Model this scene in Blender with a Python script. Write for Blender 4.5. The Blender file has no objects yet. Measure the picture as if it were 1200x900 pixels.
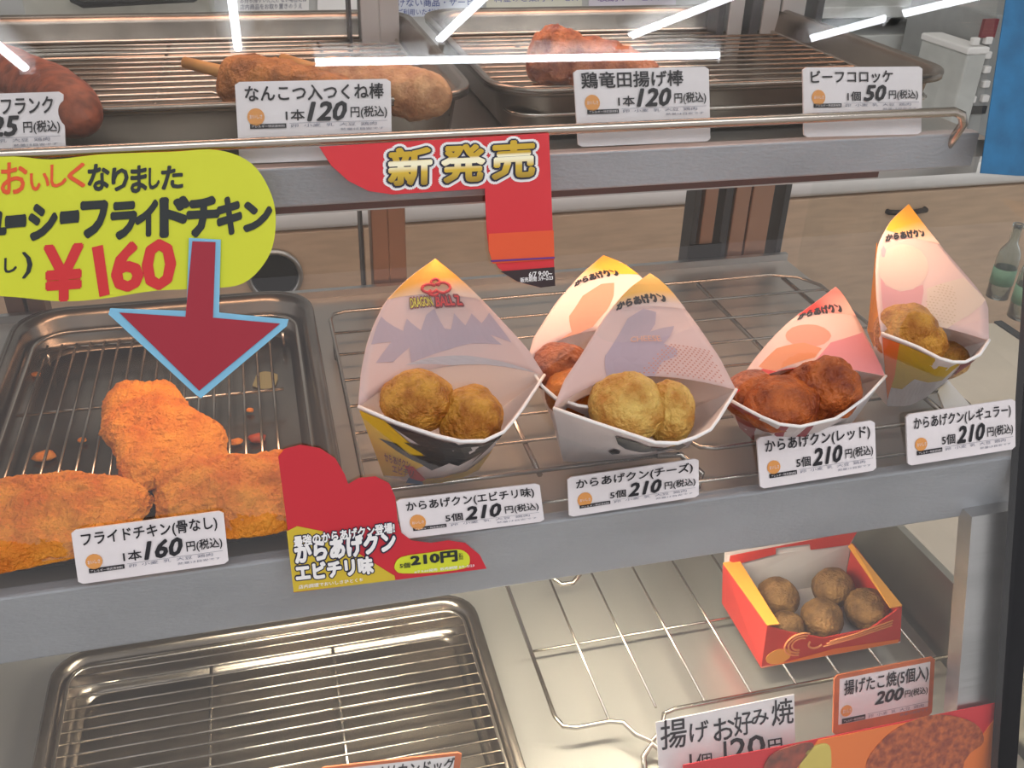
import bpy, bmesh, math, random
from mathutils import Vector, Matrix, noise

random.seed(7)
SC = bpy.context.scene
COL = SC.collection
H = 1.43                                   # camera height above the shop floor

# ------------------------------------------------------------------ camera
RIGHT = Vector((0.96869044, -0.24682258, 0.02678512))
UP = Vector((0.10236288, 0.49535128, 0.86264068))
FWD = Vector((0.22618724, 0.83288998, -0.50510752))
FPX = 1138.66
cd = bpy.data.cameras.new('camera')
cam = bpy.data.objects.new('camera', cd)
COL.objects.link(cam)
cd.sensor_width = 36.0
cd.lens = 36.0 * FPX / 1200.0
cd.clip_start = 0.02
cam.matrix_world = Matrix(((RIGHT.x, UP.x, -FWD.x, 0), (RIGHT.y, UP.y, -FWD.y, 0), (RIGHT.z, UP.z, -FWD.z, H), (0, 0, 0, 1)))
SC.camera = cam

# ------------------------------------------------------------------ world, exposure
SC.view_settings.view_transform = 'Standard'
SC.view_settings.look = 'None'
SC.view_settings.exposure = 0.0
SC.view_settings.gamma = 1.0
SC.view_settings.use_curve_mapping = False
w = bpy.data.worlds.new('world')
SC.world = w
w.use_nodes = True
w.node_tree.nodes['Background'].inputs[0].default_value = (0.98, 0.95, 0.97, 1)
w.node_tree.nodes['Background'].inputs[1].default_value = 0.70

# ------------------------------------------------------------------ lamps of the case (tubes under the shelf lips, heat lamp in the hood)
def area(name, loc, sx, sy, power, col, direction):
    l = bpy.data.lights.new(name, 'AREA')
    l.shape = 'RECTANGLE'; l.size = sx; l.size_y = sy; l.energy = power; l.color = col
    o = bpy.data.objects.new(name, l)
    o.location = loc
    o.rotation_euler = Vector(direction).to_track_quat('-Z', 'Y').to_euler()
    COL.objects.link(o)
    return o
area('hood_lamp', (0.13, 0.62, 1.545), 0.62, 0.05, 1.3, (1.0, 0.58, 0.42), (0, 0.1, -1))
area('middle_lamp', (0.13, 0.500, 1.247), 0.54, 0.022, 0.72, (1.0, 0.60, 0.38), (0, 0.05, -1))
area('lower_lamp', (0.10, 0.425, 1.062), 0.34, 0.02, 1.4, (1.0, 0.90, 0.70), (0, 0.0, -1))
area('room_lamp', (0.4, -0.6, 2.68), 2.4, 0.8, 16, (0.98, 0.97, 1.0), (0, 0.25, -1))
area('kitchen_lamp', (0.4, 1.25, 2.68), 2.4, 0.6, 9, (1.0, 0.93, 0.84), (0, 0.0, -1))

# ------------------------------------------------------------------ pixel helpers (points on real planes)
def ray(px, py):
    return RIGHT * (px - 600) + UP * (450 - py) + FWD * FPX
def hz(px, py, z):
    r = ray(px, py); t = (z - H) / r.z
    return Vector((r.x * t, r.y * t, z))
def hy(px, py, y):
    r = ray(px, py); t = y / r.y
    return Vector((r.x * t, y, H + r.z * t))
def hx(px, py, x):
    r = ray(px, py); t = x / r.x
    return Vector((x, r.y * t, H + r.z * t))
class Pl:
    """a plane: y = y0 + lean * (z - z0)"""
    def __init__(s, y0, z0, lean=0.0, off=0.0):
        s.n = Vector((0, -1, lean)).normalized()
        s.p = Vector((0, y0, z0)) + s.n * off
    def at(s, px, py):
        r = ray(px, py); o = Vector((0, 0, H))
        return o + r * ((s.p - o).dot(s.n) / r.dot(s.n))

# ------------------------------------------------------------------ materials
def lin(c):
    return tuple(((v / 255) / 12.92 if v / 255 <= 0.04045 else ((v / 255 + 0.055) / 1.055) ** 2.4) for v in c) + (1.0,)
MATS = {}
def mat(name, rgb=(200, 200, 200), rough=0.6, metal=0.0, spec=0.5, var=0.0, vscale=40, bump=0.0, bscale=200, rgb2=None, emit=None, estr=0,
        stretch=(1, 1, 1), trans=0.0, sss=0.0):
    if name in MATS: return MATS[name]
    m = bpy.data.materials.new(name); m.use_nodes = True
    nt = m.node_tree; b = nt.nodes['Principled BSDF']
    b.inputs['Base Color'].default_value = lin(rgb)
    b.inputs['Roughness'].default_value = rough
    b.inputs['Metallic'].default_value = metal
    b.inputs['Specular IOR Level'].default_value = spec
    tc = nt.nodes.new('ShaderNodeTexCoord'); mp = nt.nodes.new('ShaderNodeMapping')
    mp.inputs['Scale'].default_value = stretch
    nt.links.new(tc.outputs['Object'], mp.inputs[0])
    if var > 0 or rgb2:
        n = nt.nodes.new('ShaderNodeTexNoise'); n.inputs['Scale'].default_value = vscale; n.inputs['Detail'].default_value = 5
        nt.links.new(mp.outputs[0], n.inputs['Vector'])
        r = nt.nodes.new('ShaderNodeValToRGB')
        c1 = rgb2 if rgb2 else tuple(max(0, v * (1 - var)) for v in rgb)
        r.color_ramp.elements[0].position = 0.36; r.color_ramp.elements[0].color = lin(c1)
        r.color_ramp.elements[1].position = 0.64; r.color_ramp.elements[1].color = lin(rgb)
        nt.links.new(n.outputs[0], r.inputs[0]); nt.links.new(r.outputs[0], b.inputs['Base Color'])
    if bump > 0:
        n2 = nt.nodes.new('ShaderNodeTexNoise'); n2.inputs['Scale'].default_value = bscale; n2.inputs['Detail'].default_value = 4
        nt.links.new(mp.outputs[0], n2.inputs['Vector'])
        bp = nt.nodes.new('ShaderNodeBump'); bp.inputs['Strength'].default_value = bump; bp.inputs['Distance'].default_value = 0.004 if 'crust' in name else 0.002
        nt.links.new(n2.outputs[0], bp.inputs['Height']); nt.links.new(bp.outputs[0], b.inputs['Normal'])
    if emit:
        b.inputs['Emission Color'].default_value = lin(emit); b.inputs['Emission Strength'].default_value = estr
    if trans > 0:
        out = nt.nodes['Material Output']
        t = nt.nodes.new('ShaderNodeBsdfTranslucent'); t.inputs[0].default_value = lin(rgb)
        mx = nt.nodes.new('ShaderNodeMixShader'); mx.inputs[0].default_value = trans
        nt.links.new(b.outputs[0], mx.inputs[1]); nt.links.new(t.outputs[0], mx.inputs[2]); nt.links.new(mx.outputs[0], out.inputs[0])
    if sss > 0:
        b.inputs['Subsurface Weight'].default_value = sss; b.inputs['Subsurface Radius'].default_value = (0.01, 0.005, 0.002)
    MATS[name] = m
    return m

STEEL = mat('brushed_steel', (196, 194, 192), 0.34, 1.0, var=0.10, vscale=30, bump=0.12, bscale=300, stretch=(0.05, 1, 1))
PLATE = mat('shelf_plate_steel', (186, 182, 176), 0.28, 0.6, var=0.08, vscale=12, bump=0.06, bscale=160, stretch=(1, 0.08, 1))
LIP = mat('satin_lip_steel', (172, 174, 180), 0.42, 0.35, var=0.08, vscale=25, bump=0.25, bscale=700, stretch=(0.4, 1, 1))
TRAYM = mat('tray_steel', (150, 140, 130), 0.27, 0.95, var=0.22, vscale=18, bump=0.1, bscale=60)
WIRE = mat('wire_steel', (190, 182, 172), 0.25, 1.0)
CARD = mat('card_white', (236, 230, 232), 0.45, var=0.03, vscale=60)
CARDB = mat('card_cream', (226, 220, 200), 0.5)
INK = mat('ink_black', (28, 27, 34), 0.5)
INKG = mat('ink_grey', (120, 122, 140), 0.6)
BADGE = mat('badge_orange', (226, 156, 84), 0.5)
WHITE = mat('paper_white', (240, 238, 238), 0.55)
CREAM = mat('cream_panel', (226, 222, 214), 0.5, var=0.04, vscale=10)
WOOD = mat('beige_laminate', (206, 176, 148), 0.5, var=0.07, vscale=14, stretch=(1, 1, 6))
BROWN = mat('brown_frame', (120, 92, 76), 0.4, 0.3, var=0.2, vscale=20)
DARK = mat('dark_rubber', (22, 22, 25), 0.6)
BLACKM = mat('black_metal', (18, 19, 24), 0.4, 0.2)
GREY = mat('grey_plastic', (150, 152, 152), 0.5, var=0.05)
LGREY = mat('light_grey_plastic', (198, 200, 198), 0.5, var=0.05)
FRIED = mat('fried_chicken_crust', (242, 158, 52), 0.6, rgb2=(218, 120, 30), vscale=55, bump=1.0, bscale=520, sss=0.05)
NUG = mat('nugget_crust', (214, 156, 62), 0.45, rgb2=(164, 98, 28), vscale=110, bump=1.0, bscale=420, sss=0.05)
NUGC = mat('cheese_nugget_crust', (224, 190, 104), 0.45, rgb2=(186, 128, 50), vscale=80, bump=0.9, bscale=380, sss=0.08)
NUGR = mat('spicy_nugget_crust', (190, 100, 40), 0.45, rgb2=(120, 46, 18), vscale=80, bump=0.7, bscale=380, sss=0.08)
BALL = mat('fried_ball_crust', (154, 112, 60), 0.6, rgb2=(104, 70, 32), vscale=90, bump=0.6, bscale=500)
SAUS = mat('sausage_skin', (146, 78, 54), 0.6, rgb2=(100, 52, 38), vscale=160, bump=0.35, bscale=200)
TSUK = mat('meatball_crust', (196, 128, 68), 0.5, rgb2=(140, 84, 40), vscale=110, bump=0.9, bscale=420)
STICK = mat('wooden_stick', (206, 150, 84), 0.6, var=0.15, vscale=50)
CRUMB = mat('crumb_orange', (226, 148, 56), 0.6, rgb2=(206, 112, 30), vscale=200, bump=0.6, bscale=500)
STAINM = mat('grease_stain', (170, 160, 110), 0.25, 0.3)
YEL = mat('sign_yellow', (208, 214, 42), 0.55)
RED = mat('sign_red', (208, 34, 44), 0.5)
CRIM = mat('arrow_crimson', (158, 30, 50), 0.55)
SKY = mat('arrow_blue', (128, 190, 222), 0.55)
MREDT = mat('marker_red', (206, 40, 44), 0.55)
MOR = mat('marker_orange_red', (222, 84, 34), 0.55)
MBLK = mat('marker_black', (26, 34, 36), 0.5)
NAVY = mat('outline_navy', (28, 30, 58), 0.5)
ORANGE = mat('print_orange', (236, 120, 40), 0.5)
CUPY = mat('cup_yellow', (240, 178, 40), 0.5, trans=0.15)
CUPW = mat('cup_white_paper', (238, 230, 230), 0.55, trans=0.25)
CUPP = mat('cup_inner_paper', (232, 206, 202), 0.6, trans=0.28)
LILAC = mat('print_lilac', (196, 180, 194), 0.6, trans=0.3)
PEACH = mat('print_peach', (240, 196, 172), 0.6, trans=0.4)
ROSE = mat('print_rose', (226, 150, 164), 0.6, trans=0.35)
HOTRED = mat('print_scarlet', (220, 50, 50), 0.55, trans=0.2)
GOLDP = mat('print_gold', (232, 190, 44), 0.5)
MAROON = mat('print_maroon', (120, 30, 42), 0.5)
DKGREY = mat('print_dark_grey', (52, 54, 58), 0.5)
OLIVE = mat('print_olive_yellow', (206, 168, 40), 0.5)
BOXR = mat('box_red', (196, 52, 42), 0.5)
BOXO = mat('box_orange', (232, 158, 60), 0.5)
BOXIN = mat('box_inner_grey', (206, 198, 196), 0.6)
BLUEP = mat('poster_blue', (40, 112, 160), 0.6, var=0.15, vscale=60)
PHOTOC = mat('printed_cutlet', (200, 100, 44), 0.5, rgb2=(140, 54, 26), vscale=260, bump=.6, bscale=300)
TUBEM = mat('tube_glow', (255, 255, 255), 0.5, emit=(245, 248, 255), estr=17)

def glass_mat(name, tint, refl=True, r0=0.07):
    """thin pane: transparent plus mirror reflection rising towards grazing angles (Schlick), the same from both sides"""
    m = bpy.data.materials.new(name); m.use_nodes = True; nt = m.node_tree
    nt.nodes.remove(nt.nodes['Principled BSDF']); out = nt.nodes['Material Output']
    t = nt.nodes.new('ShaderNodeBsdfTransparent'); t.inputs[0].default_value = tint
    if not refl:
        nt.links.new(t.outputs[0], out.inputs[0]); return m
    g = nt.nodes.new('ShaderNodeBsdfGlossy'); g.inputs['Roughness'].default_value = 0.0
    ge = nt.nodes.new('ShaderNodeNewGeometry'); d = nt.nodes.new('ShaderNodeVectorMath'); d.operation = 'DOT_PRODUCT'
    nt.links.new(ge.outputs['Normal'], d.inputs[0]); nt.links.new(ge.outputs['Incoming'], d.inputs[1])
    def mth(op, a_, b_=None, c_=None):
        n = nt.nodes.new('ShaderNodeMath'); n.operation = op
        for i, v in enumerate((a_, b_, c_)):
            if v is None: continue
            if isinstance(v, (int, float)): n.inputs[i].default_value = v
            else: nt.links.new(v, n.inputs[i])
        return n.outputs[0]
    c_ = mth('ABSOLUTE', d.outputs['Value'])
    p5 = mth('POWER', mth('SUBTRACT', 1.0, c_), 5.0)
    f = mth('MULTIPLY_ADD', p5, 1 - r0, r0)
    mx = nt.nodes.new('ShaderNodeMixShader')
    nt.links.new(f, mx.inputs[0]); nt.links.new(t.outputs[0], mx.inputs[1]); nt.links.new(g.outputs[0], mx.inputs[2])
    nt.links.new(mx.outputs[0], out.inputs[0])
    return m
GLASS = glass_mat('window_glass', (0.97, 0.985, 0.98, 1), r0=0.085)
GLASSIN = glass_mat('window_glass_inside', (1, 1, 1, 1), False)
BOTTLE = mat('bottle_glass', (225, 235, 232), 0.05)
BOTTLE.node_tree.nodes['Principled BSDF'].inputs['Transmission Weight'].default_value = 0.95

# gold lettering: the print itself fades gold - white - gold down each character
def gold_mat(z0, z1):
    m = bpy.data.materials.new('print_gold_fade'); m.use_nodes = True; nt = m.node_tree; b = nt.nodes['Principled BSDF']
    g = nt.nodes.new('ShaderNodeTexCoord'); s = nt.nodes.new('ShaderNodeSeparateXYZ'); mr = nt.nodes.new('ShaderNodeMapRange')
    nt.links.new(g.outputs['Generated'], s.inputs[0]); nt.links.new(s.outputs['Z'], mr.inputs[0])
    r = nt.nodes.new('ShaderNodeValToRGB'); e = r.color_ramp.elements
    e[0].position = 0.0; e[0].color = lin((150, 120, 10)); e[1].position = 1.0; e[1].color = lin((206, 170, 30))
    for p, c in ((0.35, (214, 180, 50)), (0.52, (250, 244, 210)), (0.62, (250, 244, 210)), (0.68, (196, 160, 20))):
        k = e.new(p); k.color = lin(c)
    nt.links.new(mr.outputs[0], r.inputs[0]); nt.links.new(r.outputs[0], b.inputs['Base Color'])
    b.inputs['Roughness'].default_value = 0.5
    return m
GOLDF = gold_mat(0, 1)

# ------------------------------------------------------------------ mesh builder
ORIG = {}
def link(o, parent, origin):
    COL.objects.link(o)
    if parent:
        o.parent = parent
        o.location = origin - ORIG[parent.name]
    else:
        o.location = origin
    ORIG[o.name] = origin
def thing(name, loc, label, cat, group=None):
    o = bpy.data.objects.new(name, None); o.empty_display_size = 0.02
    link(o, None, Vector(loc))
    o['label'] = label; o['category'] = cat
    if group: o['group'] = group
    return o
def tag(o, label=None, cat=None, group=None, kind=None):
    if label: o['label'] = label
    if cat: o['category'] = cat
    if group: o['group'] = group
    if kind: o['kind'] = kind
    return o
class MB:
    def __init__(s): s.v = []; s.f = []; s.m = []; s.sm = []
    def add(s, vs, fs, mi=0, smooth=False):
        b = len(s.v); s.v += [Vector(q) for q in vs]
        for f in fs: s.f.append([b + i for i in f]); s.m.append(mi); s.sm.append(smooth)
        return s
    def box(s, lo, hi, mi=0):
        x0, y0, z0 = lo; x1, y1, z1 = hi
        return s.add([(x0, y0, z0), (x1, y0, z0), (x1, y1, z0), (x0, y1, z0), (x0, y0, z1), (x1, y0, z1), (x1, y1, z1), (x0, y1, z1)],
                     [(0, 3, 2, 1), (4, 5, 6, 7), (0, 1, 5, 4), (1, 2, 6, 5), (2, 3, 7, 6), (3, 0, 4, 7)], mi)
    def rbox(s, lo, hi, r, mi=0):
        """box with chamfered edges"""
        bm = bmesh.new(); bmesh.ops.create_cube(bm, size=1)
        c = (Vector(lo) + Vector(hi)) / 2; d = Vector(hi) - Vector(lo)
        for v in bm.verts: v.co = Vector((v.co.x * d.x, v.co.y * d.y, v.co.z * d.z)) + c
        bmesh.ops.bevel(bm, geom=bm.edges[:], offset=r, segments=2, affect='EDGES', profile=0.5)
        s.bm(bm, mi); bm.free(); return s
    def bm(s, bm, mi=0, smooth=False):
        bm.verts.index_update()
        return s.add([v.co.copy() for v in bm.verts], [[v.index for v in f.verts] for f in bm.faces], mi, smooth)
    def prism(s, pts, off, mi=0):
        """polygon pts extruded by vector off"""
        n = len(pts); pts = [Vector(p) for p in pts]
        return s.add(pts + [p + off for p in pts], [list(range(n))[::-1], list(range(n, 2 * n))] + [(i, (i + 1) % n, n + (i + 1) % n, n + i) for i in range(n)], mi)
    def tube(s, pts, r, n=8, mi=0, closed=False, caps=True):
        pts = [Vector(p) for p in pts]; vs = []; N = len(pts); up = None
        for i, p in enumerate(pts):
            a = pts[(i - 1) % N] if (closed or i > 0) else p
            b = pts[(i + 1) % N] if (closed or i < N - 1) else p
            t = (b - a).normalized()
            if up is None:
                up = Vector((0, 0, 1)) if abs(t.z) < 0.9 else Vector((1, 0, 0))
            x = up.cross(t).normalized(); y = t.cross(x).normalized(); up = y
            rr = r[i] if isinstance(r, (list, tuple)) else r
            for k in range(n):
                th = 2 * math.pi * k / n
                vs.append(p + x * math.cos(th) * rr + y * math.sin(th) * rr)
        fs = []
        for i in range(N if closed else N - 1):
            j = (i + 1) % N
            for k in range(n):
                fs.append((i * n + k, i * n + (k + 1) % n, j * n + (k + 1) % n, j * n + k))
        s.add(vs, fs, mi, True)
        if caps and not closed:
            b = len(s.v) - len(vs)
            s.f.append([b + k for k in range(n)][::-1]); s.m.append(mi); s.sm.append(False)
            s.f.append([b + (N - 1) * n + k for k in range(n)]); s.m.append(mi); s.sm.append(False)
        return s
    def lathe(s, c, prof, n=24, mi=0):
        c = Vector(c); vs = []
        for (r, z) in prof:
            for k in range(n):
                a = 2 * math.pi * k / n; vs.append(c + Vector((r * math.cos(a), r * math.sin(a), z)))
        fs = [(i * n + k, i * n + (k + 1) % n, (i + 1) * n + (k + 1) % n, (i + 1) * n + k) for i in range(len(prof) - 1) for k in range(n)]
        return s.add(vs, fs, mi, True)
    def build(s, name, mats, parent=None, origin=None, **kw):
        if not isinstance(mats, (list, tuple)): mats = [mats]
        if origin is None:
            n = len(s.v); c = sum(s.v, Vector()) / n; origin = Vector((c.x, c.y, min(q.z for q in s.v)))
        me = bpy.data.meshes.new(name)
        me.from_pydata([q - origin for q in s.v], [], s.f)
        for m in mats: me.materials.append(m)
        me.polygons.foreach_set('material_index', s.m); me.polygons.foreach_set('use_smooth', s.sm)
        me.update()
        o = bpy.data.objects.new(name, me)
        link(o, parent, Vector(origin))
        tag(o, **kw)
        return o
def struct(name, mb, m): return mb.build(name, m, kind='structure')
def fixnormals(o):
    bm = bmesh.new(); bm.from_mesh(o.data); bmesh.ops.recalc_face_normals(bm, faces=bm.faces[:]); bm.to_mesh(o.data); bm.free(); return o

# ------------------------------------------------------------------ lettering: text turned into flat mesh, fitted into a box
_TC = {}
def text_geo(s, shear=0.0, spacing=1.0, res=2):
    key = (s, shear, spacing, res)
    if key in _TC: return _TC[key]
    c = bpy.data.curves.new('t', 'FONT'); c.body = s; c.size = 1.0; c.shear = shear
    c.space_character = spacing; c.resolution_u = res; c.fill_mode = 'BOTH'
    o = bpy.data.objects.new('t', c); COL.objects.link(o)
    bpy.context.view_layer.update()
    dg = bpy.context.evaluated_depsgraph_get()
    me = bpy.data.meshes.new_from_object(o.evaluated_get(dg))
    vs = [v.co.copy() for v in me.vertices]; fs = [tuple(p.vertices) for p in me.polygons]
    bpy.data.objects.remove(o); bpy.data.curves.remove(c); bpy.data.meshes.remove(me)
    x0 = min(v.x for v in vs); x1 = max(v.x for v in vs); y0 = min(v.y for v in vs); y1 = max(v.y for v in vs)
    _TC[key] = ([((v.x - x0) / (x1 - x0), (v.y - y0) / (y1 - y0)) for v in vs], fs, x1 - x0, y1 - y0)
    return _TC[key]
def letter(mb, s, fn, box, mi=0, bold=0.0, shear=0.0, res=2):
    """text fitted into box=(u0,v0,u1,v1); fn maps (u,v) to a point; strokes thickened by overlaid shifted copies"""
    uv, fs, W_, H_ = text_geo(s, shear, 1.0, res)
    u0, v0, u1, v1 = box
    sh = [(0, 0)]
    if bold > 0:
        k = 4 if bold <= .03 else (8 if bold < .06 else (12 if bold < .1 else 20))
        sh = [(bold * math.cos(2 * math.pi * (i + .5) / k), bold * math.sin(2 * math.pi * (i + .5) / k)) for i in range(k)]
        if bold > .05: sh += [(x * .5, y * .5) for x, y in sh[::2]]
    o_ = fn(u0, v0); nn = (fn(u0 + (u1 - u0) * .3, v0) - o_).cross(fn(u0, v0 + (v1 - v0) * .3) - o_).normalized()
    if nn.y > 0: nn = -nn
    for i_, (dx, dy) in enumerate(sh):
        l_ = nn * (i_ * 1.2e-5)
        mb.add([fn(u0 + (u1 - u0) * (a + dx / W_), v0 + (v1 - v0) * (b + dy / H_)) + l_ for a, b in uv], fs, mi)
def frame(bl, br, tl, lift=0.0006):
    U = br - bl; V = tl - bl; n = U.cross(V).normalized()
    if n.y > 0: n = -n
    return (lambda u, v, l=lift: bl + U * u + V * v + n * l), n
def pxfn(pl, bl, br, tl, lift):
    f, n = frame(pl.at(*bl), pl.at(*br), pl.at(*tl), lift)
    return f

# ================================================================== STRUCTURE
struct('floor', MB().box((-3, -3, -0.05), (5, 4, 0)), mat('floor_vinyl', (190, 182, 168), 0.4, var=0.06, vscale=3))
struct('ceiling', MB().box((-3, -3, 2.75), (5, 4, 2.8)), mat('ceiling_white', (228, 228, 224), 0.8))
struct('wall_back', MB().box((-3, 2.05, 0), (5, 2.15, 2.75)), mat('wall_grey', (186, 186, 184), 0.6, var=0.04, vscale=4))

# fluorescent tubes on the shop ceiling (they reflect in the front glass)
ZC = 2.71
def tube(a, b, label):
    t = thing('ceiling_tube_light', (Vector(a) + Vector(b)) / 2, label, 'light')
    a = Vector(a); b = Vector(b); d = (b - a).normalized()
    MB().tube([a, b], 0.0115, 10).build('tube', TUBEM, t)
    x = d.cross(Vector((0, 0, 1)))
    mb = MB()
    q = [a - x * 0.05, b - x * 0.05, b + x * 0.05, a + x * 0.05]
    mb.prism([Vector((p.x, p.y, 2.735)) for p in q], Vector((0, 0, 0.015)))
    mb.build('fitting', LGREY, t)
    for e, s in ((a, 1), (b, -1)):
        MB().box((e.x - 0.02, e.y - 0.02, 2.69), (e.x + 0.02, e.y + 0.02, 2.735)).build('socket', WHITE, t)
def ext(a, b, L):
    a = Vector(a + (ZC,)); b = Vector(b + (ZC,)); return a, a + (b - a).normalized() * L
tube(Vector((0.15, -1.47, ZC)), Vector((1.41, -1.49, ZC)), 'long white ceiling tube reflected level across the glass above the cards')
tube(*ext((-0.56, -1.48), (-0.60, -1.38), 1.0), 'white ceiling tube reflected in the top left corner of the glass')
tube(*ext((-0.03, -1.42), (-0.03, -1.24), 1.0), 'white ceiling tube reflected upright above the first skewer')
tube(*ext((0.50, -1.40), (0.58, -1.26), 0.9), 'white ceiling tube reflected over the gap between the top trays')
tube(*ext((1.05, -1.40), (1.20, -1.30), 0.9), 'white ceiling tube reflected over the right top tray')
tube(*ext((1.64, -1.43), (1.87, -1.33), 0.27), 'short white ceiling tube reflected above the 50 yen card')
tube(*ext((1.89, -1.32), (2.03, -1.27), 0.6), 'white ceiling tube reflected furthest right, beside the short one')

# ------------------------------------------------------------------ rear counter behind the case
t = thing('rear_counter', (0.6, 1.7, 0), 'beige laminate rear counter with white rounded front bumper behind the case', 'counter')
MB().box((-1.6, 1.42, 0.08), (3.2, 2.0, 0.925)).build('cabinet_body', WOOD, t)
MB().box((-1.6, 1.47, 0.0), (3.2, 2.0, 0.08)).build('toe_kick', DARK, t)
MB().box((-1.6, 1.40, 0.925), (3.2, 2.02, 0.935)).build('worktop', WHITE, t)
xs = [-1.59, -0.42, 0.135, 2.05, 2.98]
for i in range(len(xs) - 1):
    d = MB().rbox((xs[i] + 0.004, 1.398, 0.09), (xs[i + 1] - 0.004, 1.42, 0.884), 0.002).build('cabinet_door', WOOD, t)
    if i == 2:
        pl_ = Pl(1.392, 0.8)
        p0 = pl_.at(1042, 249); p1 = pl_.at(1085, 246)
        MB().tube([p0 + Vector((0, .008, 0)), p0, p0.lerp(p1, .5) - Vector((0, .008, 0)), p1, p1 + Vector((0, .008, 0))], 0.005, 8).build('door_pull', BLACKM, d)
bp = MB()
prof = [(1.42, 0.888), (1.398, 0.889), (1.390, 0.897), (1.389, 0.912), (1.393, 0.926), (1.405, 0.933), (1.42, 0.933)]
for (xa, xb) in ((-1.6, 0.13), (0.136, 3.2)):
    n = len(prof)
    bp.add([(xa, y, z) for y, z in prof] + [(xb, y, z) for y, z in prof], [(i, i + 1, n + i + 1, n + i) for i in range(n - 1)] + [list(range(n))[::-1], list(range(n, 2 * n))], 0, True)
bp.build('bumper_strip', WHITE, t)

# waste chute ring in the cabinet door
c = hy(322, 322, 1.395)
t = thing('chute_ring', c, 'round steel-rimmed dark chute opening behind the yellow sign', 'chute')
def ring_y(c, prof, n=32):
    vs = []
    for (r, y) in prof:
        for k in range(n):
            a = 2 * math.pi * k / n; vs.append((c.x + r * math.cos(a), c.y + y, c.z + r * math.sin(a)))
    return vs, [(i * n + k, i * n + (k + 1) % n, (i + 1) * n + (k + 1) % n, (i + 1) * n + k) for i in range(len(prof) - 1) for k in range(n)]
MB().add(*ring_y(c, [(0.042, 0.0), (0.042, -0.006), (0.037, -0.009), (0.034, -0.004), (0.034, 0.0)]), 0, True).build('rim', STEEL, t)
MB().add(*ring_y(c, [(0.034, 0.0), (0.0001, 0.0)]), 0).build('opening', DARK, t)

# things standing on the rear counter, seen above the top shelf
def pbox(name, px0, py0, px1, py1, y, depth, zb, m, parent=None, **kw):
    """box whose front face spans the pixel box on plane y"""
    a = hy(px0, py1, y); b = hy(px1, py1, y); c = hy(px0, py0, y)
    z0 = zb if zb is not None else min(a.z, b.z)
    return MB().rbox((a.x, y, z0), (b.x, y + depth, c.z), 0.003).build(name, m, parent, **kw)
t = thing('hot_drink_machine', hy(215, 20, 1.62), 'light grey machine with black clip handle behind the left top tray', 'machine')
ORIG[t.name] = t.location = Vector((t.location.x, 1.7, 0.935))
pbox('housing', 35, -60, 250, 45, 1.62, 0.30, 0.935, mat('warm_grey_enamel', (176, 176, 166), 0.5, var=0.05), t)
h0 = hy(86, -1, 1.60); h1 = hy(236, -8, 1.60)
MB().tube([h0 + Vector((0, .03, .0)), h0, h0 + Vector((.012, -.006, -.006)), h1 + Vector((-.012, -.006, -.006)), h1, h1 + Vector((0, .03, 0))], 0.006, 8).build('handle', BLACKM, t)
def poster(label, px0, py0, px1, py1, y, rows, m=WHITE, ink=INKG, base_m=None):
    pl_ = Pl(y, 1)
    q = [pl_.at(px0, py1), pl_.at(px1, py1 - 2), pl_.at(px1, py0 - 2), pl_.at(px0, py0)]
    t = thing('notice', (q[0] + q[1]) / 2, label, 'notice')
    MB().prism(q, Vector((0, 0.0015, 0))).build('sheet', m, t)
    f, n = frame(q[0], q[1], q[3], 0.001)
    mb = MB()
    for s, bx in rows: letter(mb, s, f, bx, bold=0.01, res=1)
    mb.build('lettering', ink, t)
wy = 2.045
poster('white notice with three grey text lines above the first skewer card', 278, -40, 362, 19, wy,
       [('お持ち帰りいただけない場合には', (.04, .26, .96, .38)), ('店内商品をお取り置きのうえ', (.04, .13, .9, .24)), ('声をおかけください。', (.04, .02, .6, .11))])
poster('blank white notice left of the grey rear posts', 372, -40, 418, 18, wy, [('ご案内', (.1, .7, .9, .9))])
poster('pale notice with blue service lettering between the top trays', 464, -40, 566, 20, wy,
       [('けない商品・サービス', (.02, .2, .98, .36)), ('ご利用いただけません', (.02, .03, .7, .16))], mat('pale_blue_paper', (206, 212, 226), 0.6), mat('blue_ink', (60, 80, 150), 0.6))
poster('pale notice with blue figures left of the mauve one', 570, -40, 682, 13, wy, [('料金のご案内', (.08, .2, .6, .34)), ('サービス', (.65, .2, .95, .34))], mat('pale_yellow_paper', (222, 220, 204), 0.6), mat('blue_ink2', (80, 90, 160), 0.6))
poster('mauve edged notice behind the right top tray', 690, -40, 792, 10, wy, [('収納サービス', (.1, .16, .8, .3))], mat('mauve_paper', (214, 208, 220), 0.6), mat('violet_ink', (100, 70, 160), 0.6))

# shelving with pale bands, top right
t = thing('storage_rack', hy(1020, 100, 1.75), 'grey rear rack with white horizontal boards behind the right top tray', 'rack')
ORIG[t.name] = t.location = Vector((t.location.x, 1.8, 0.935))
def band(n, x0, y0, x1, y1, m, yy=1.72, dp=0.25):
    a = hy(x0, (y0 + y1) / 2, yy); b = hy(x1, (y0 + y1) / 2, yy)
    zz = (a.z + b.z) / 2; hh = (y1 - y0) * yy / 1000 / 2
    return MB().rbox((a.x, yy, zz - hh), (b.x, yy + dp, zz + hh), 0.002).build(n, m, t)
band('board', 940, 8, 1116, 20, LGREY)
band('board', 940, 42, 1120, 60, LGREY)
band('board', 940, 92, 1120, 112, LGREY)
a = hy(938, 30, 1.98); b = hy(1130, 30, 1.98)
MB().box((a.x - .1, 1.98, 0.935), (b.x + .1, 1.99, 1.4)).build('back_panel', GREY, t)
for px in (932, 1126):
    a = hy(px, 60, 1.73)
    MB().box((a.x - 0.008, 1.73, 0.935), (a.x + 0.008, 1.97, 1.45)).build('upright', DKGREY, t)

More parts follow.
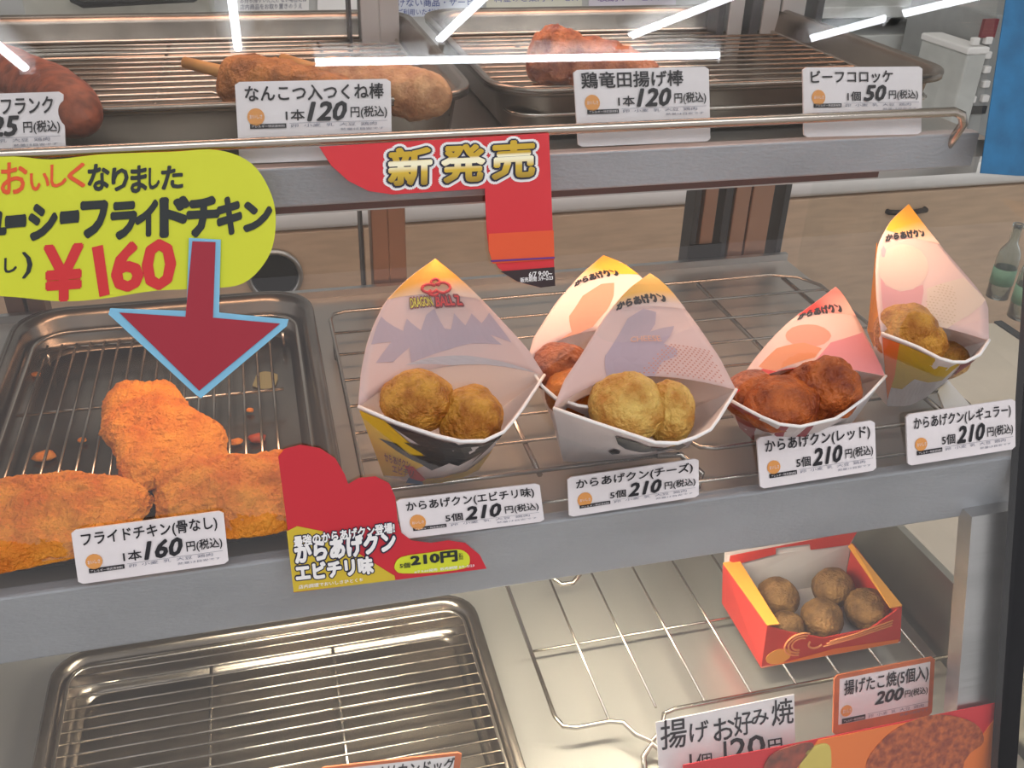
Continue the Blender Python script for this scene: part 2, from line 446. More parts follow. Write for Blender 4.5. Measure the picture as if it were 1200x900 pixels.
# white stand and cash register at the right
t = thing('white_pillar_box', (0, 0, 0), 'slim white upright box left of the grey keypad machine', 'box')
a = hy(1112, 150, 1.45); b = hy(1134, 150, 1.45); top = hy(1122, 56, 1.45)
ORIG[t.name] = t.location = Vector((a.x, 1.5, 0.935))
MB().rbox((a.x, 1.45, 0.935), (b.x, 1.58, top.z - 0.012), 0.004).build('body', LGREY, t)
MB().rbox((a.x - .002, 1.448, top.z - 0.012), (b.x + .002, 1.582, top.z), 0.003).build('cap', WHITE, t)
t = thing('cash_register', (0, 0, 0), 'grey keypad machine beside the blue poster at top right', 'cash register')
a = hy(1136, 140, 1.46); b = hy(1215, 140, 1.46); c = hy(1150, 18, 1.46)
ORIG[t.name] = t.location = Vector(((a.x + b.x) / 2, 1.5, 0.935))
MB().rbox((a.x, 1.46, 0.935), (b.x, 1.70, c.z), 0.004).build('body', GREY, t)
pl_ = Pl(1.458, 1)
for r in range(5):
    for k in range(2):
        q = pl_.at(1142 + 15 * k + r * -1, 48 + r * 17 - k * 1)
        MB().rbox((q.x - 0.007, 1.452, q.z - 0.006), (q.x + 0.007, 1.462, q.z + 0.006), 0.002).build('key', WHITE, t)
q0 = pl_.at(1128, 134); q1 = pl_.at(1156, 124)
MB().box((q0.x, 1.455, q0.z), (q1.x, 1.462, q1.z)).build('slot', DARK, t)
q0 = pl_.at(1148, 44); q1 = pl_.at(1170, 22)
MB().box((q0.x, 1.455, q0.z), (q1.x, 1.462, q1.z)).build('display', MAROON, t)

# ------------------------------------------------------------------ service counter carrying the case
xe = hz(1180, 387, 0.83).x
t = thing('service_counter', (0.3, 0.6, 0), 'pale grey service counter under the hot case', 'counter')
MB().box((-1.3, 0.24, 0.0), (xe - 0.01, 1.0, 0.80)).build('counter_body', CREAM, t)
MB().rbox((-1.32, 0.22, 0.80), (xe, 1.02, 0.83), 0.004).build('worktop', mat('worktop_cream', (214, 200, 182), 0.35, var=0.04, vscale=20), t)
MB().box((xe, 0.22, 0.797), (xe + 0.012, 1.02, 0.831)).build('edge_strip', DKGREY, t)

def bottle(px, pyb, h, r, label, lab=True):  # added solid bottles, standing in for faint reflections in the glass
    c = hz(px, pyb, 0.83)
    t = thing('bottle_reflection', c, label, 'bottle')
    MB().lathe(c, [(0.001, 0), (r, 0.001), (r, h * .55), (r * .9, h * .64), (r * .42, h * .76), (r * .42, h * .95), (r * .5, h * .955), (r * .5, h), (r * .3, h), (r * .3, h * .75), (r * .84, h * .62), (r * .92, h * .54), (r * .92, 0.004), (0.001, 0.004)], 24).build('glass_body', BOTTLE, t)
    MB().lathe(c, [(r * 1.01, h * .2), (r * 1.02, h * .2), (r * 1.02, h * .42), (r * 1.01, h * .42)], 24).build('paper_label', mat('bottle_green', (120, 160, 130), 0.5), t)
bottle(1168, 348, 0.115, 0.016, 'clear bottle with green band standing in for a glass reflection, right of the tallest paper cup')
bottle(1197, 372, 0.12, 0.02, 'wider clear bottle standing in for a glass reflection, cut by the right edge of the photo')

# ================================================================== THE HOT CASE
ZM, ZT, ZL = 1.10, 1.275, 0.91            # shelf plates
XL, XR = -0.30, 0.443
GL = 0.44                                 # lean of the front glass
def gy(z): return 0.372 + GL * (z - 1.09)
case = thing('hot_food_case', (0.08, 0.5, 0.83), 'steel framed heated food display case with three lit shelves', 'display case')
MB().box((XL, 0.27, 0.83), (XR + 0.02, 0.735, 0.885)).build('base', STEEL, case)
# lower plate
MB().box((XL, 0.30, 0.895), (XR - 0.004, 0.712, ZL)).build('lower_plate', PLATE, case)
for x0 in (0.13,):
    pass
# middle shelf
s = MB().box((XL, 0.392, ZM - 0.012), (0.437, 0.708, ZM)).build('middle_shelf', PLATE, case)
lipz0 = 1.43 - 0.9288 * 0.39; lipz1 = 1.43 - 0.825 * 0.39
MB().rbox((XL, 0.386, lipz0), (0.425, 0.394, lipz1 + 0.001), 0.0015).build('shelf_lip', LIP, s)
MB().box((XL, 0.703, ZM), (0.437, 0.708, ZM + 0.006)).build('rear_upstand', STEEL, s)
# top shelf
s = MB().box((XL, 0.472, ZT - 0.010), (0.412, 0.76, ZT)).build('top_shelf', PLATE, case)
MB().rbox((XL, 0.468, 1.43 - 0.3605 * 0.47), (0.400, 0.476, 1.43 - 0.3176 * 0.47), 0.001).build('shelf_lip', LIP, s)
MB().box((XL, 0.476, 1.43 - 0.3605 * 0.47 - 0.006), (0.345, 0.500, 1.43 - 0.3605 * 0.47)).build('lower_flange', mat('flange_brown', (98, 62, 56), 0.4, 0.5), s)
# card rail of the top shelf
yr = 0.462
def rz(px, py): return hy(px, py, yr)
zr = 1.43 - 0.2922 * yr
rail = MB().tube([(XL, yr, zr), (-0.1, yr, zr), (0.15, yr, zr), (0.374, yr, zr), (0.3795, yr, zr - 0.002), (0.382, yr, zr - 0.007), (0.3825, yr + .004, zr - 0.014), (0.3825, yr + .010, ZT - 0.005)], 0.0026, 10)
rail.build('card_rail', WIRE, s)
# posts at the rear: two leaf frames left, three right
def vpost(px, y, wdt, z0, z1, m, name='rear_post', dp=0.02):
    a = hy(px, 270, y).x
    MB().rbox((a - wdt / 2, y, z0), (a + wdt / 2, y + dp, 1.262), 0.001).build(name, m, case)
    MB().rbox((a - wdt / 2, y, 1.262), (a + wdt / 2, y + dp, z1), 0.001).build('upper_' + name, m if m is DKGREY else GREY, case)
POSTM = mat('rear_post_warm_lit', (168, 132, 112), 0.35, 0.6, var=0.1, vscale=20)  # grey steel; the warm light below the top shelf is put into this brown
for px, wd, m in ((445, 0.013, POSTM), (465, 0.014, POSTM), (424, 0.002, DKGREY), (814, 0.0055, DKGREY), (829, 0.012, POSTM), (849, 0.0075, DKGREY), (865, 0.014, POSTM), (888, 0.020, POSTM), (916, 0.006, DKGREY)):
    vpost(px, 0.712, wd, 0.89, 1.60, m)
a = hy(12, 380, 0.712).x; b = hy(58, 380, 0.712).x
MB().rbox((a, 0.712, 0.89), (a + .012, 0.732, 1.6), 0.001).build('rear_post', BROWN, case)
MB().rbox((b - .012, 0.712, 0.89), (b, 0.732, 1.6), 0.001).build('rear_post', BROWN, case)
MB().rbox((a + .012, 0.722, 0.89), (b - .012, 0.728, 1.6), 0.0005).build('rear_post', DKGREY, case)
# black patch under the mid shelf back, right group door gasket
MB().box((hy(812, 300, .70).x, 0.709, ZM + .004), (hy(850, 300, .70).x, 0.7115, ZM + 0.018)).build('door_stop', DARK, case)
# hood
MB().rbox((XL, 0.56, 1.60), (XR + 0.02, 0.80, 1.66), 0.004).build('hood', STEEL, case)
MB().box((-0.2, 0.59, 1.55), (0.46, 0.65, 1.575)).build('lamp_housing', STEEL, case)
MB().box((-0.16, 0.486, 1.250), (0.42, 0.516, 1.262)).build('lamp_housing', STEEL, case)
MB().box((-0.16, 0.410, 1.066), (0.42, 0.440, 1.085)).build('lamp_housing', STEEL, case)
# right side: low steel panel, side glass, posts
zt = hx(1085, 651, XR).z
MB().add([(XR, 0.30, ZL - .01), (XR, 0.712, ZL - .01), (XR, 0.712, zt - 0.008), (XR, 0.385, zt + 0.002), (XR, 0.33, zt),
          (XR + .006, 0.30, ZL - .01), (XR + .006, 0.712, ZL - .01), (XR + .006, 0.712, zt - 0.008), (XR + .006, 0.385, zt + 0.002), (XR + .006, 0.33, zt)],
         [(0, 1, 2, 3, 4), (9, 8, 7, 6, 5), (0, 4, 9, 5), (4, 3, 8, 9), (3, 2, 7, 8), (2, 1, 6, 7), (1, 0, 5, 6)]).build('side_panel', mat('side_steel', (190, 186, 176), 0.3, 0.9, var=0.06, vscale=14, bump=0.2, bscale=60), case)
def slab(px_quads, pl_, off, thick, name, m, parent):
    q = [pl_.at(*p) for p in px_quads]
    return MB().prism(q, Vector((0, thick, 0))).build(name, m, parent)
pin = Pl(gy(1.09) + 0.012, 1.09, GL)
slab([(1139, 606), (1192, 597), (1168, 850), (1120, 850)], pin, 0, 0.012, 'front_post', STEEL, case)
pgl = Pl(0.372, 1.09, GL)
def glassx(px, py): return pgl.at(px, py)
xb = (glassx(1196, 480).x + 0.0)
z0, z1 = 0.885, 1.62
# black gasket post along the right edge of the front glass
qa, qb = glassx(1201, 330), glassx(1164, 900)
dirv = (qb - qa).normalized()
qa = qa - dirv * 0.36
qb = qb + dirv * 0.02
wv = Vector((0.014, 0, 0)); dn = Vector((0, 0.006, 0))
qa = qa + Vector((0.005, 0, 0)); qb = qb + Vector((0.003, 0, 0))
MB().prism([qa, qb, qb + wv, qa + wv], dn).build('gasket_post', BLACKM, case)
# front glass pane
g = MB()
A = [(XL - .02, gy(z0), z0), (XR + 0.01, gy(z0), z0), (XR + 0.02, gy(z1), z1), (XL - .02, gy(z1), z1)]
th = Vector((0, 0.004, 0.0))
A = [Vector(p) for p in A]
g.add(A, [(0, 1, 2, 3)], 0); g.add([p + th for p in A], [(3, 2, 1, 0)], 1)
g.add(A + [p + th for p in A], [(0, 4, 5, 1), (1, 5, 6, 2), (2, 6, 7, 3), (3, 7, 4, 0)], 1)
g.build('front_glass', [GLASS, GLASSIN], case)
B = [(XR + .008, 0.33, 0.93), (XR + .008, 0.709, 0.93), (XR + .008, 0.709, 1.6), (XR + .008, gy(1.6) + .01, 1.6), (XR + .008, 0.385, 1.09)]
B = [Vector(p) for p in B]; tx = Vector((0.004, 0, 0)); nB = len(B)
g = MB(); g.add(B, [list(range(nB))], 0); g.add([p + tx for p in B], [list(range(nB))[::-1]], 1)
g.build('side_glass', [glass_mat('side_glass_mat', (0.96, 0.98, 0.97, 1), r0=0.04), GLASSIN], case)

# ------------------------------------------------------------------ trays
def rrect(x0, x1, y0, y1, r, z, n=6):
    pts = []
    for cx, cy, a0 in ((x1 - r, y1 - r, 0), (x0 + r, y1 - r, 90), (x0 + r, y0 + r, 180), (x1 - r, y0 + r, 270)):
        for k in range(n + 1):
            a = math.radians(a0 + 90 * k / n); pts.append(Vector((cx + r * math.cos(a), cy + r * math.sin(a), z)))
    return pts
def tray(label, x0, x1, y0, y1, zb, zr_, rad=0.03, m=TRAYM, beads=False):
    c = Vector(((x0 + x1) / 2, (y0 + y1) / 2, zb))
    t = thing('steel_tray', c, label, 'tray')
    sl = 0.010
    rings = [rrect(x0, x1, y0, y1, rad, zr_ - .003), rrect(x0, x1, y0, y1, rad, zr_), rrect(x0 + .002, x1 - .002, y0 + .002, y1 - .002, rad, zr_ + .0015),
             rrect(x0 + .005, x1 - .005, y0 + .005, y1 - .005, rad - .003, zr_), rrect(x0 + .007, x1 - .007, y0 + .007, y1 - .007, rad - .004, zr_ - .004),
             rrect(x0 + sl, x1 - sl, y0 + sl, y1 - sl, rad - .006, zb + .006), rrect(x0 + sl + .003, x1 - sl - .003, y0 + sl + .003, y1 - sl - .003, rad - .007, zb + .002),
             rrect(x0 + sl + .008, x1 - sl - .008, y0 + sl + .008, y1 - sl - .008, rad - .010, zb + .001)]
    n = len(rings[0]); vs = [p for r in rings for p in r]
    fs = [(i * n + k, i * n + (k + 1) % n, (i + 1) * n + (k + 1) % n, (i + 1) * n + k) for i in range(len(rings) - 1) for k in range(n)]
    mb = MB(); mb.add(vs, fs, 0, True); mb.add(rings[-1], [list(range(n))], 0, False)
    out = [Vector((p.x, p.y, p.z)) for p in rings[5]]
    o = mb.build('pan', m, t, origin=c)
    md = o.modifiers.new('s', 'SOLIDIFY'); md.thickness = 0.0008; md.offset = -1
    rim = MB().tube(rrect(x0 + .001, x1 - .001, y0 + .001, y1 - .001, rad, zr_), 0.0018, 6, closed=True)
    rim.build('rolled_rim', m, t)
    return t
def wire_rack(t, axis, wires, lo, hi, z, cross, fr=None, r=0.0009, fz=None, jog=()):
    """wires at positions along the other axis; cross bars below them"""
    for i, wv_ in enumerate(wires):
        if axis == 'y':
            p = [Vector((wv_, lo, z)), Vector((wv_, hi, z))]
        else:
            p = [Vector((lo, wv_, z)), Vector((hi, wv_, z))]
        if i in jog:
            d = (p[1] - p[0]); m_ = p[0].lerp(p[1], jog[i]); dd = d.normalized()
            s_ = Vector((0, 0.004, -.004)) if axis == 'x' else Vector((.004, 0, -.004))
            p = [p[0], m_ - dd * .008, m_ - dd * .004 + s_ * .5, m_ + s_, m_ + dd * .004 + s_ * .5, m_ + dd * .008, p[1]]
        MB().tube(p, r, 6).build('wire', WIRE, t)
    for cpos in cross:
        w0, w1 = min(wires), max(wires)
        if axis == 'y': p = [Vector((w0 - .006, cpos, z - 2 * r)), Vector((w1 + .006, cpos, z - 2 * r))]
        else: p = [Vector((cpos, w0 - .004, z - 2 * r)), Vector((cpos, w1 + .004, z - 2 * r))]
        MB().tube(p, r * 1.25, 6).build('cross_wire', WIRE, t)

# middle shelf, left: tray with the fried chicken
tray('steel tray under the fried chicken pieces, left on the middle shelf', -0.172, 0.024, 0.400, 0.662, ZM + 0.001, ZM + 0.027, 0.03)
t = thing('wire_rack', (-0.07, 0.53, ZM + .004), 'wire rack of thin rods in the fried chicken tray', 'rack')
zrk = ZM + 0.016
xs0 = hz(54, 411, zrk).x; xs1 = hz(316, 400, zrk).x
N = 17
wire_rack(t, 'y', [xs0 + (xs1 - xs0) * i / (N - 1) for i in range(N)], 0.416, hz(157, 397, zrk).y, zrk, [hz(90, 477, zrk).y, hz(60, 570, zrk).y, hz(157, 398, zrk).y, 0.425])
MB().tube(rrect(-0.160, 0.012, 0.412, 0.648, 0.022, zrk), 0.0017, 8, closed=True).build('frame_wire', WIRE, t)
for sx, sy in ((-0.150, .44), (.002, .44), (-0.150, .62), (.002, .62)):
    MB().tube([(sx, sy, zrk - .001), (sx, sy, ZM + .003)], 0.0013, 6).build('foot', WIRE, t)

# lower shelf tray
tray('empty steel tray with a fine wire rack, left on the lower shelf', -0.168, 0.116, 0.335, 0.527, ZL + 0.001, ZL + 0.026, 0.022)
t = thing('wire_rack', (-0.03, 0.43, ZL + .004), 'fine wire rack of level rods in the empty lower tray', 'rack')
zrk = ZL + 0.021
ya = hz(246, 764, zrk).y; yb_ = hz(246, 779, zrk).y; dy = hz(246, 781, zrk).y - hz(246, 793, zrk).y
wy_ = []
yv = hz(246, 757, zrk).y
while yv > 0.348: wy_.append(yv); yv -= dy
wire_rack(t, 'x', wy_, -0.157, 0.106, zrk, [hz(247, 800, zrk).x, hz(20 + 400 - 30, 760, zrk).x], r=0.00085, jog={2: 0.12, 1: 0.83, 8: 0.62})
MB().tube(rrect(-0.158, 0.107, 0.345, 0.517, 0.014, zrk), 0.0015, 8, closed=True).build('frame_wire', WIRE, t)

# top shelf trays
zt_ = ZT + 0.030
tray('left steel tray on the top shelf holding the skewers', -0.215, 0.112, 0.492, 0.742, ZT + 0.001, zt_, 0.03)
tray('right steel tray on the top shelf behind the 120 yen and 50 yen cards', 0.122, 0.404, 0.497, 0.742, ZT + 0.001, zt_, 0.03)
for (x0, x1, lab, jg) in ((-0.203, 0.100, 'wire rack in the left top tray under the skewers', {2: .55, 5: .62}), (0.134, 0.392, 'wire rack in the right top tray', {2: .3, 3: .8})):
    t = thing('wire_rack', ((x0 + x1) / 2, 0.61, ZT + .004), lab, 'rack')
    z_ = ZT + 0.0155
    wire_rack(t, 'x', [0.512 + 0.0135 * i for i in range(16)], x0, x1, z_, [x0 + .05 + .10 * k for k in range(3)], r=0.0010, jog=jg)
    MB().tube(rrect(x0 - .001, x1 + .001, 0.505, 0.730, 0.016, z_), 0.0014, 6, closed=True).build('frame_wire', WIRE, t)

# middle shelf open rack under the cups
zk = ZM + 0.015
t = thing('wire_rack', (0.23, 0.52, ZM), 'open wire rack under the paper cups on the middle shelf', 'rack')
ys = [hz(*p, zk).y for p in ((390, 366), (387, 388), (396, 416), (401, 446), (414, 476), (424, 507), (433, 539))]
ys = [ys[0], ys[1] - .004] + ys[2:]
yf = hz(667, 547, zk).y
for y in ys[1:] + [0.395]:
    MB().tube([(0.037, y, zk), (0.418, y, zk)], 0.0010, 6).build('wire', WIRE, t)
x0, x1, y0, y1 = 0.036, 0.419, yf, ys[0]
cxm = 0.2225
P = [Vector((cxm - .012, y0, zk)), Vector((x0 + .012, y0, zk)), Vector((x0 + .003, y0 + .003, zk)), Vector((x0, y0 + .012, zk)), Vector((x0, y1 - .012, zk)), Vector((x0 + .003, y1 - .003, zk)), Vector((x0 + .012, y1, zk)),
     Vector((x1 - .03, y1, zk)), Vector((x1 - .010, y1 - .008, zk)), Vector((x1, y1 - .025, zk)), Vector((x1, y0 + .012, zk)), Vector((x1 - .003, y0 + .003, zk)), Vector((x1 - .012, y0, zk)), Vector((cxm + .016, y0, zk)),
     Vector((cxm + .008, y0 + .003, zk)), Vector((cxm + .004, y0 + .010, zk)), Vector((cxm - .002, y0 + .013, zk))]
MB().tube(P, 0.0014, 8).build('frame_wire', WIRE, t)
MB().tube([(cxm - .02, y0, zk), (cxm - .006, y0 - .002, zk), (cxm + .004, y0 - .012, zk - .008), (cxm + .001, y0 - .016, ZM + .002), (cxm - .02, y0 - .014, ZM + .002)], 0.0019, 8).build('bent_foot', WIRE, t)
for xx in (hz(630, 545, zk).x, hz(852, 363, zk).x, 0.400):
    MB().tube([(xx, y0, zk - .003), (xx, y1, zk - .003)], 0.0017, 6).build('cross_wire', WIRE, t)
for sx, sy in ((x0, .44), (x0, .60), (x1, .60), (x1, .44)):
    MB().tube([(sx, sy - .004, zk), (sx, sy - .003, ZM + .003), (sx, sy + .003, ZM + .0015), (sx, sy + .004, zk)], 0.0013, 6).build('foot', WIRE, t)

# lower shelf open rack
zk = ZL + 0.015
t = thing('wire_rack', (0.29, 0.52, ZL), 'open wire rack under the boxed dough balls on the lower shelf', 'rack')
a = hz(620, 757, zk).x; stp = (hz(829.3, 726.7, zk).x - a) / 4
yfr = hz(690, 850, zk).y; ycb = hz(735, 741, zk).y
for i in range(9):
    xx = a + stp * i
    if i == 0: continue
    if xx < 0.437:
        MB().tube([(xx, yfr + (0.0 if i != 2 else .004), zk), (xx, 0.70, zk)], 0.00095, 6).build('wire', WIRE, t)
MB().tube([(a, ycb, zk - .003), (0.436, ycb, zk - .003)], 0.0010, 6).build('cross_wire', WIRE, t)
MB().tube([(a, 0.62, zk - .003), (0.436, 0.62, zk - .003)], 0.0014, 6).build('cross_wire', WIRE, t)
fx = [hz(*p, zk) for p in ((729, 852), (734, 864), (738, 872))]
fr_ = [Vector((a, 0.70, zk)), Vector((a, yfr + .012, zk)), Vector((a + .003, yfr + .003, zk)), Vector((a + .011, yfr, zk)), Vector((a + stp, yfr, zk)), Vector((a + stp * 1.25, yfr - .003, zk)),
       Vector((a + stp * 1.4, yfr - .012, zk - .002)), Vector((a + stp * 1.65, yfr - .019, zk - .003)), Vector((a + stp * 1.95, yfr - .012, zk - .002)), Vector((a + stp * 2.1, yfr - .002, zk)), Vector((a + stp * 2.35, yfr, zk)), Vector((0.436, yfr, zk))]
MB().tube(fr_, 0.0016, 8).build('frame_wire', WIRE, t)
MB().tube([(a + stp * 1.35, yfr - .038, ZL + .002), (a + stp * 1.45, yfr - .024, ZL + .006), (a + stp * 1.65, yfr - .020, zk - .004), (a + stp * 1.9, yfr - .026, ZL + .006), (a + stp * 2.05, yfr - .036, ZL + .002)], 0.0020, 8).build('bent_foot', WIRE, t)
# little loop hook at the back of the lower shelf
q = hz(664, 676, ZL + .03)
MB().tube([q + Vector((-.011, .01, .006)), q + Vector((-.010, 0, 0)), q + Vector((-.005, -.004, -.003)), q + Vector((.004, -.004, -.003)), q + Vector((.010, 0, 0)), q + Vector((.011, .01, .006))], 0.0019, 8).build('wire_hook', WIRE, t)

# ================================================================== FOOD
def fbm(p, f, o=3):
    v = 0; a = 1
    for _ in range(o):
        v += a * noise.noise(p * f); f *= 2.1; a *= 0.5
    return v
def ridged(p, f, o=3):
    v = 0; a = 1
    for _ in range(o):
        v += a * (1 - abs(noise.noise(p * f)) * 2.2); f *= 2.1; a *= 0.5
    return v
def patty(name, outline, z, Hh, m, seed, label, cat, group=None, amp=0.0035, NA=250, NR=56, px=True, tilt=(0, 0)):
    P_ = [hz(x, y, z) if px else Vector((x, y, z)) for x, y in outline]
    c = sum(P_, Vector()) / len(P_)
    # smooth closed outline by angle
    n = len(P_); pts = []
    for k in range(NA):
        s_ = k / NA * n; i = int(s_); f = s_ - i
        p0, p1, p2, p3 = P_[(i - 1) % n], P_[i % n], P_[(i + 1) % n], P_[(i + 2) % n]
        pts.append(0.5 * ((2 * p1) + (p2 - p0) * f + (2 * p0 - 5 * p1 + 4 * p2 - p3) * f * f + (3 * p1 - p0 - 3 * p2 + p3) * f ** 3))
    off = Vector((seed * 3.1, seed * 1.7, seed * .9))
    vs = []; fs = []
    def disp(p, r):
        q = p + off
        wv_ = Vector((fbm(q, 45, 2), fbm(q + Vector((5, 5, 5)), 45, 2), 0)) * 0.006
        return fbm(q + wv_, 38, 2) * amp * 1.3 + (ridged(q + wv_, 90, 2) - 1.0) * amp * 0.42 + (ridged(q + wv_ * .5, 240, 3) - 1.2) * amp * 0.36
    for side in (1, -1):
        for j in range(NR + 1):
            r = math.sin(j / NR * math.pi / 2)
            for k in range(NA):
                e = pts[k]; p = c.lerp(e, r)
                hgt = Hh * (max(0, 1 - r ** 3.2)) ** 0.55
                if side < 0: hgt *= -0.35
                q = Vector((p.x, p.y, z + Hh * .35 + hgt * .8))
                nn = Vector((e.x - c.x, e.y - c.y, 0)).normalized() * r ** 4 + Vector((0, 0, side * (1 - r ** 4)))
                q += nn * disp(q, r) * (1 if side > 0 else .4)
                q.z += tilt[0] * (q.x - c.x) + tilt[1] * (q.y - c.y)
                vs.append(q)
    L = (NR + 1) * NA
    for j in range(NR):
        for k in range(NA):
            a0 = j * NA + k; b0 = j * NA + (k + 1) % NA
            fs.append((a0, b0, b0 + NA, a0 + NA))
            fs.append((L + a0 + NA, L + b0 + NA, L + b0, L + a0))
    for k in range(NA):
        a0 = NR * NA + k; b0 = NR * NA + (k + 1) % NA
        fs.append((a0, b0, L + b0, L + a0))
    return MB().add(vs, fs, 0, True).build(name, m, label=label, cat=cat, group=group)
zc = ZM + 0.019
patty('fried_chicken', [(120, 512), (124, 492), (138, 474), (165, 467), (200, 468), (220, 485), (236, 505), (262, 522), (268, 548), (262, 562), (222, 570), (185, 585), (150, 590), (140, 552), (126, 530)],
      zc + .003, 0.020, FRIED, 1, 'orange crumbed fried chicken piece standing furthest back below the arrow', 'fried chicken')
patty('fried_chicken', [(-60, 600), (0, 590), (40, 583), (90, 578), (140, 578), (178, 588), (184, 605), (150, 640), (90, 668), (20, 682), (-60, 690), (-90, 640)],
      zc, 0.020, FRIED, 2, 'orange crumbed fried chicken piece cut by the left edge behind its price card', 'fried chicken')
patty('fried_chicken', [(180, 600), (184, 574), (215, 558), (260, 556), (300, 556), (345, 548), (372, 560), (380, 600), (352, 628), (300, 640), (250, 640), (200, 632)],
      zc, 0.020, FRIED, 3, 'orange crumbed fried chicken piece between the price card and the red promotional sign', 'fried chicken')

def lump(name, pos, r, m, seed, label, cat, group=None, amp=0.12, sc=(1, 1, 1), parent=None, sub=5, rot=0, freq=1.6):
    bm = bmesh.new(); bmesh.ops.create_icosphere(bm, subdivisions=sub, radius=1)
    off = Vector((seed * 2.3, seed * 4.1, seed * 1.3)); R_ = Matrix.Rotation(rot, 3, 'Z')
    for v in bm.verts:
        p = v.co.copy()
        d = 1 + amp * fbm(p + off, freq, 2) + amp * .20 * (ridged(p + off, freq * 3.2, 3) - 1.1) + .008 * ridged(p + off, 9, 3)
        q = Vector((p.x * sc[0], p.y * sc[1], p.z * sc[2])) * d * r
        v.co = R_ @ q + pos
    mb = MB().bm(bm, 0, True); bm.free()
    return mb.build(name, m, parent, label=label, cat=cat, group=group)
# crumbs in the chicken tray
for i, (x, y, r, col) in enumerate(((42, 441, .0026, 0), (52, 537, .0048, 0), (97, 518, .0022, 0), (142, 474, .0028, 1), (276, 551, .0030, 1), (277, 520, .0030, 0), (293, 483, .0022, 0), (302, 515, .0042, 1), (70, 556, .0020, 0), (28, 583, .0022, 0))):
    lump('crumb', hz(x, y, ZM + .003) + Vector((0, 0, .0015)), r, CRUMB if col == 0 else mat('crumb_red', (190, 80, 34), 0.5, rgb2=(150, 50, 20), vscale=200), i + 5,
         ('tiny orange crumb in the back left corner of the chicken tray', 'largest orange crumb in the chicken tray, above the left chicken piece', 'tiny crumb left of the standing chicken piece', 'reddish crumb at the upper left edge of the standing chicken piece', 'reddish crumb right of the standing chicken piece', 'orange crumb touching the reddish one right of the standing chicken piece', 'tiny crumb right of the arrow tip', 'flat dark red crumb, rightmost in the chicken tray', 'small crumb just right of and below the largest crumb', 'tiny crumb at the left above the cut off chicken piece')[i], 'crumb', 'batter crumbs in the fried chicken tray', amp=.35, sc=(1.3, 1, .55), sub=2)
q = hz(311, 446, ZM + .0026)
MB().prism([q + Vector((.008 * math.cos(a_ * .52) * (1 + .2 * math.sin(a_ * 2)), .012 * math.sin(a_ * .52), 0)) for a_ in range(12)], Vector((0, 0, .0005))).build('grease_stain', STAINM, label='dull greenish grease drop on the chicken tray floor near the arrow tip', cat='stain')

# skewers and sausages on the top shelf
def sweep(name, pts, rads, m, seed, label, cat, amp=.15, parent=None, fr=140, n=36, sub=40):
    """lumpy capsule along a polyline"""
    P_ = [Vector(p) for p in pts]
    vs = []; fs = []; N_ = sub
    off = Vector((seed, seed * 2.0, seed * .7))
    cen = []
    for i in range(N_ + 1):
        s_ = i / N_ * (len(P_) - 1); k = min(int(s_), len(P_) - 2); f = s_ - k
        p = P_[k].lerp(P_[k + 1], f); r_ = rads[k] * (1 - f) + rads[k + 1] * f
        e = min(i, N_ - i) / N_ * 5
        r_ *= math.sqrt(max(0.0, 1 - (1 - min(1, e)) ** 2)) + .01
        cen.append((p, r_))
    ax = (P_[-1] - P_[0]).normalized(); sx = ax.cross(Vector((0, 0, 1))).normalized(); sz = sx.cross(ax)
    for p, r_ in cen:
        for k in range(n):
            a_ = 2 * math.pi * k / n; d = sx * math.cos(a_) + sz * math.sin(a_)
            q_ = p + d * r_
            rr = r_ * (1 + amp * fbm(q_ + off, fr, 3))
            vs.append(p + d * rr)
    for i in range(N_):
        for k in range(n): fs.append((i * n + k, i * n + (k + 1) % n, (i + 1) * n + (k + 1) % n, (i + 1) * n + k))
    return MB().add(vs, fs, 0, True).build(name, m, parent, label=label, cat=cat)
zf = ZT + .034
zs = ZT + .032
sweep('frankfurter', [hz(-70, 50, zs), hz(0, 84, zs), hz(60, 112, zs), hz(104, 140, zs)], [.014, .0145, .015, .0135], SAUS, 3, 'big brown frankfurter lying at the left end of the top shelf', 'sausage', amp=.05, fr=60)
sweep('frankfurter', [hz(-60, 90, zs - .008), hz(0, 108, zs - .008), hz(60, 150, zs - .008)], [.010, .011, .010], mat('sausage_dark', (120, 74, 60), .4, rgb2=(90, 50, 40), vscale=60), 6, 'darker frankfurter half hidden behind the cut off price card at left', 'sausage', amp=.05, fr=60)
for (sa, sb, ba, bb, rr, lab, mm, sd) in (
        ((216, 73), (268, 86), (262, 96), (425, 122), [.0155, .015, .0115], 'brown minced chicken skewer whose stick end points at the leftmost ceiling reflection', TSUK, 4),
        ((331, 69), (390, 88), (365, 92), (528, 116), [.012, .013, .0125], 'paler minced chicken skewer sticking out right of its price card', mat('meatball_pale', (206, 158, 112), .5, rgb2=(160, 106, 66), vscale=110, bump=.9, bscale=420), 9)):
    A_ = hz(*ba, zf - .003); B_ = hz(*bb, zf - .003)
    t = thing('minced_chicken_skewer', A_.lerp(B_, .5) - Vector((0, 0, .016)), lab, 'skewer')
    sweep('meat', [A_, A_.lerp(B_, .45), B_], rr, mm, sd, None, None, amp=.16, parent=t)
    MB().tube([hz(*sa, zf + .003), hz(*sb, zf)], [.0030, .0034], 10).build('stick', STICK, t)
A_ = hz(626, 62, zf - .004)
t = thing('fried_chicken_stick', A_, 'lumpy reddish fried chicken stick behind the middle 120 yen card', 'fried chicken')
sweep('meat', [hz(618, 68, zf - .006), hz(650, 66, zf - .004), hz(700, 74, zf - .006), hz(775, 88, zf - .009)], [.0165, .0175, .0135, .0105], mat('red_crust', (202, 124, 80), .5, rgb2=(140, 66, 40), vscale=110, bump=.9, bscale=420), 12, None, None, amp=.22, parent=t)
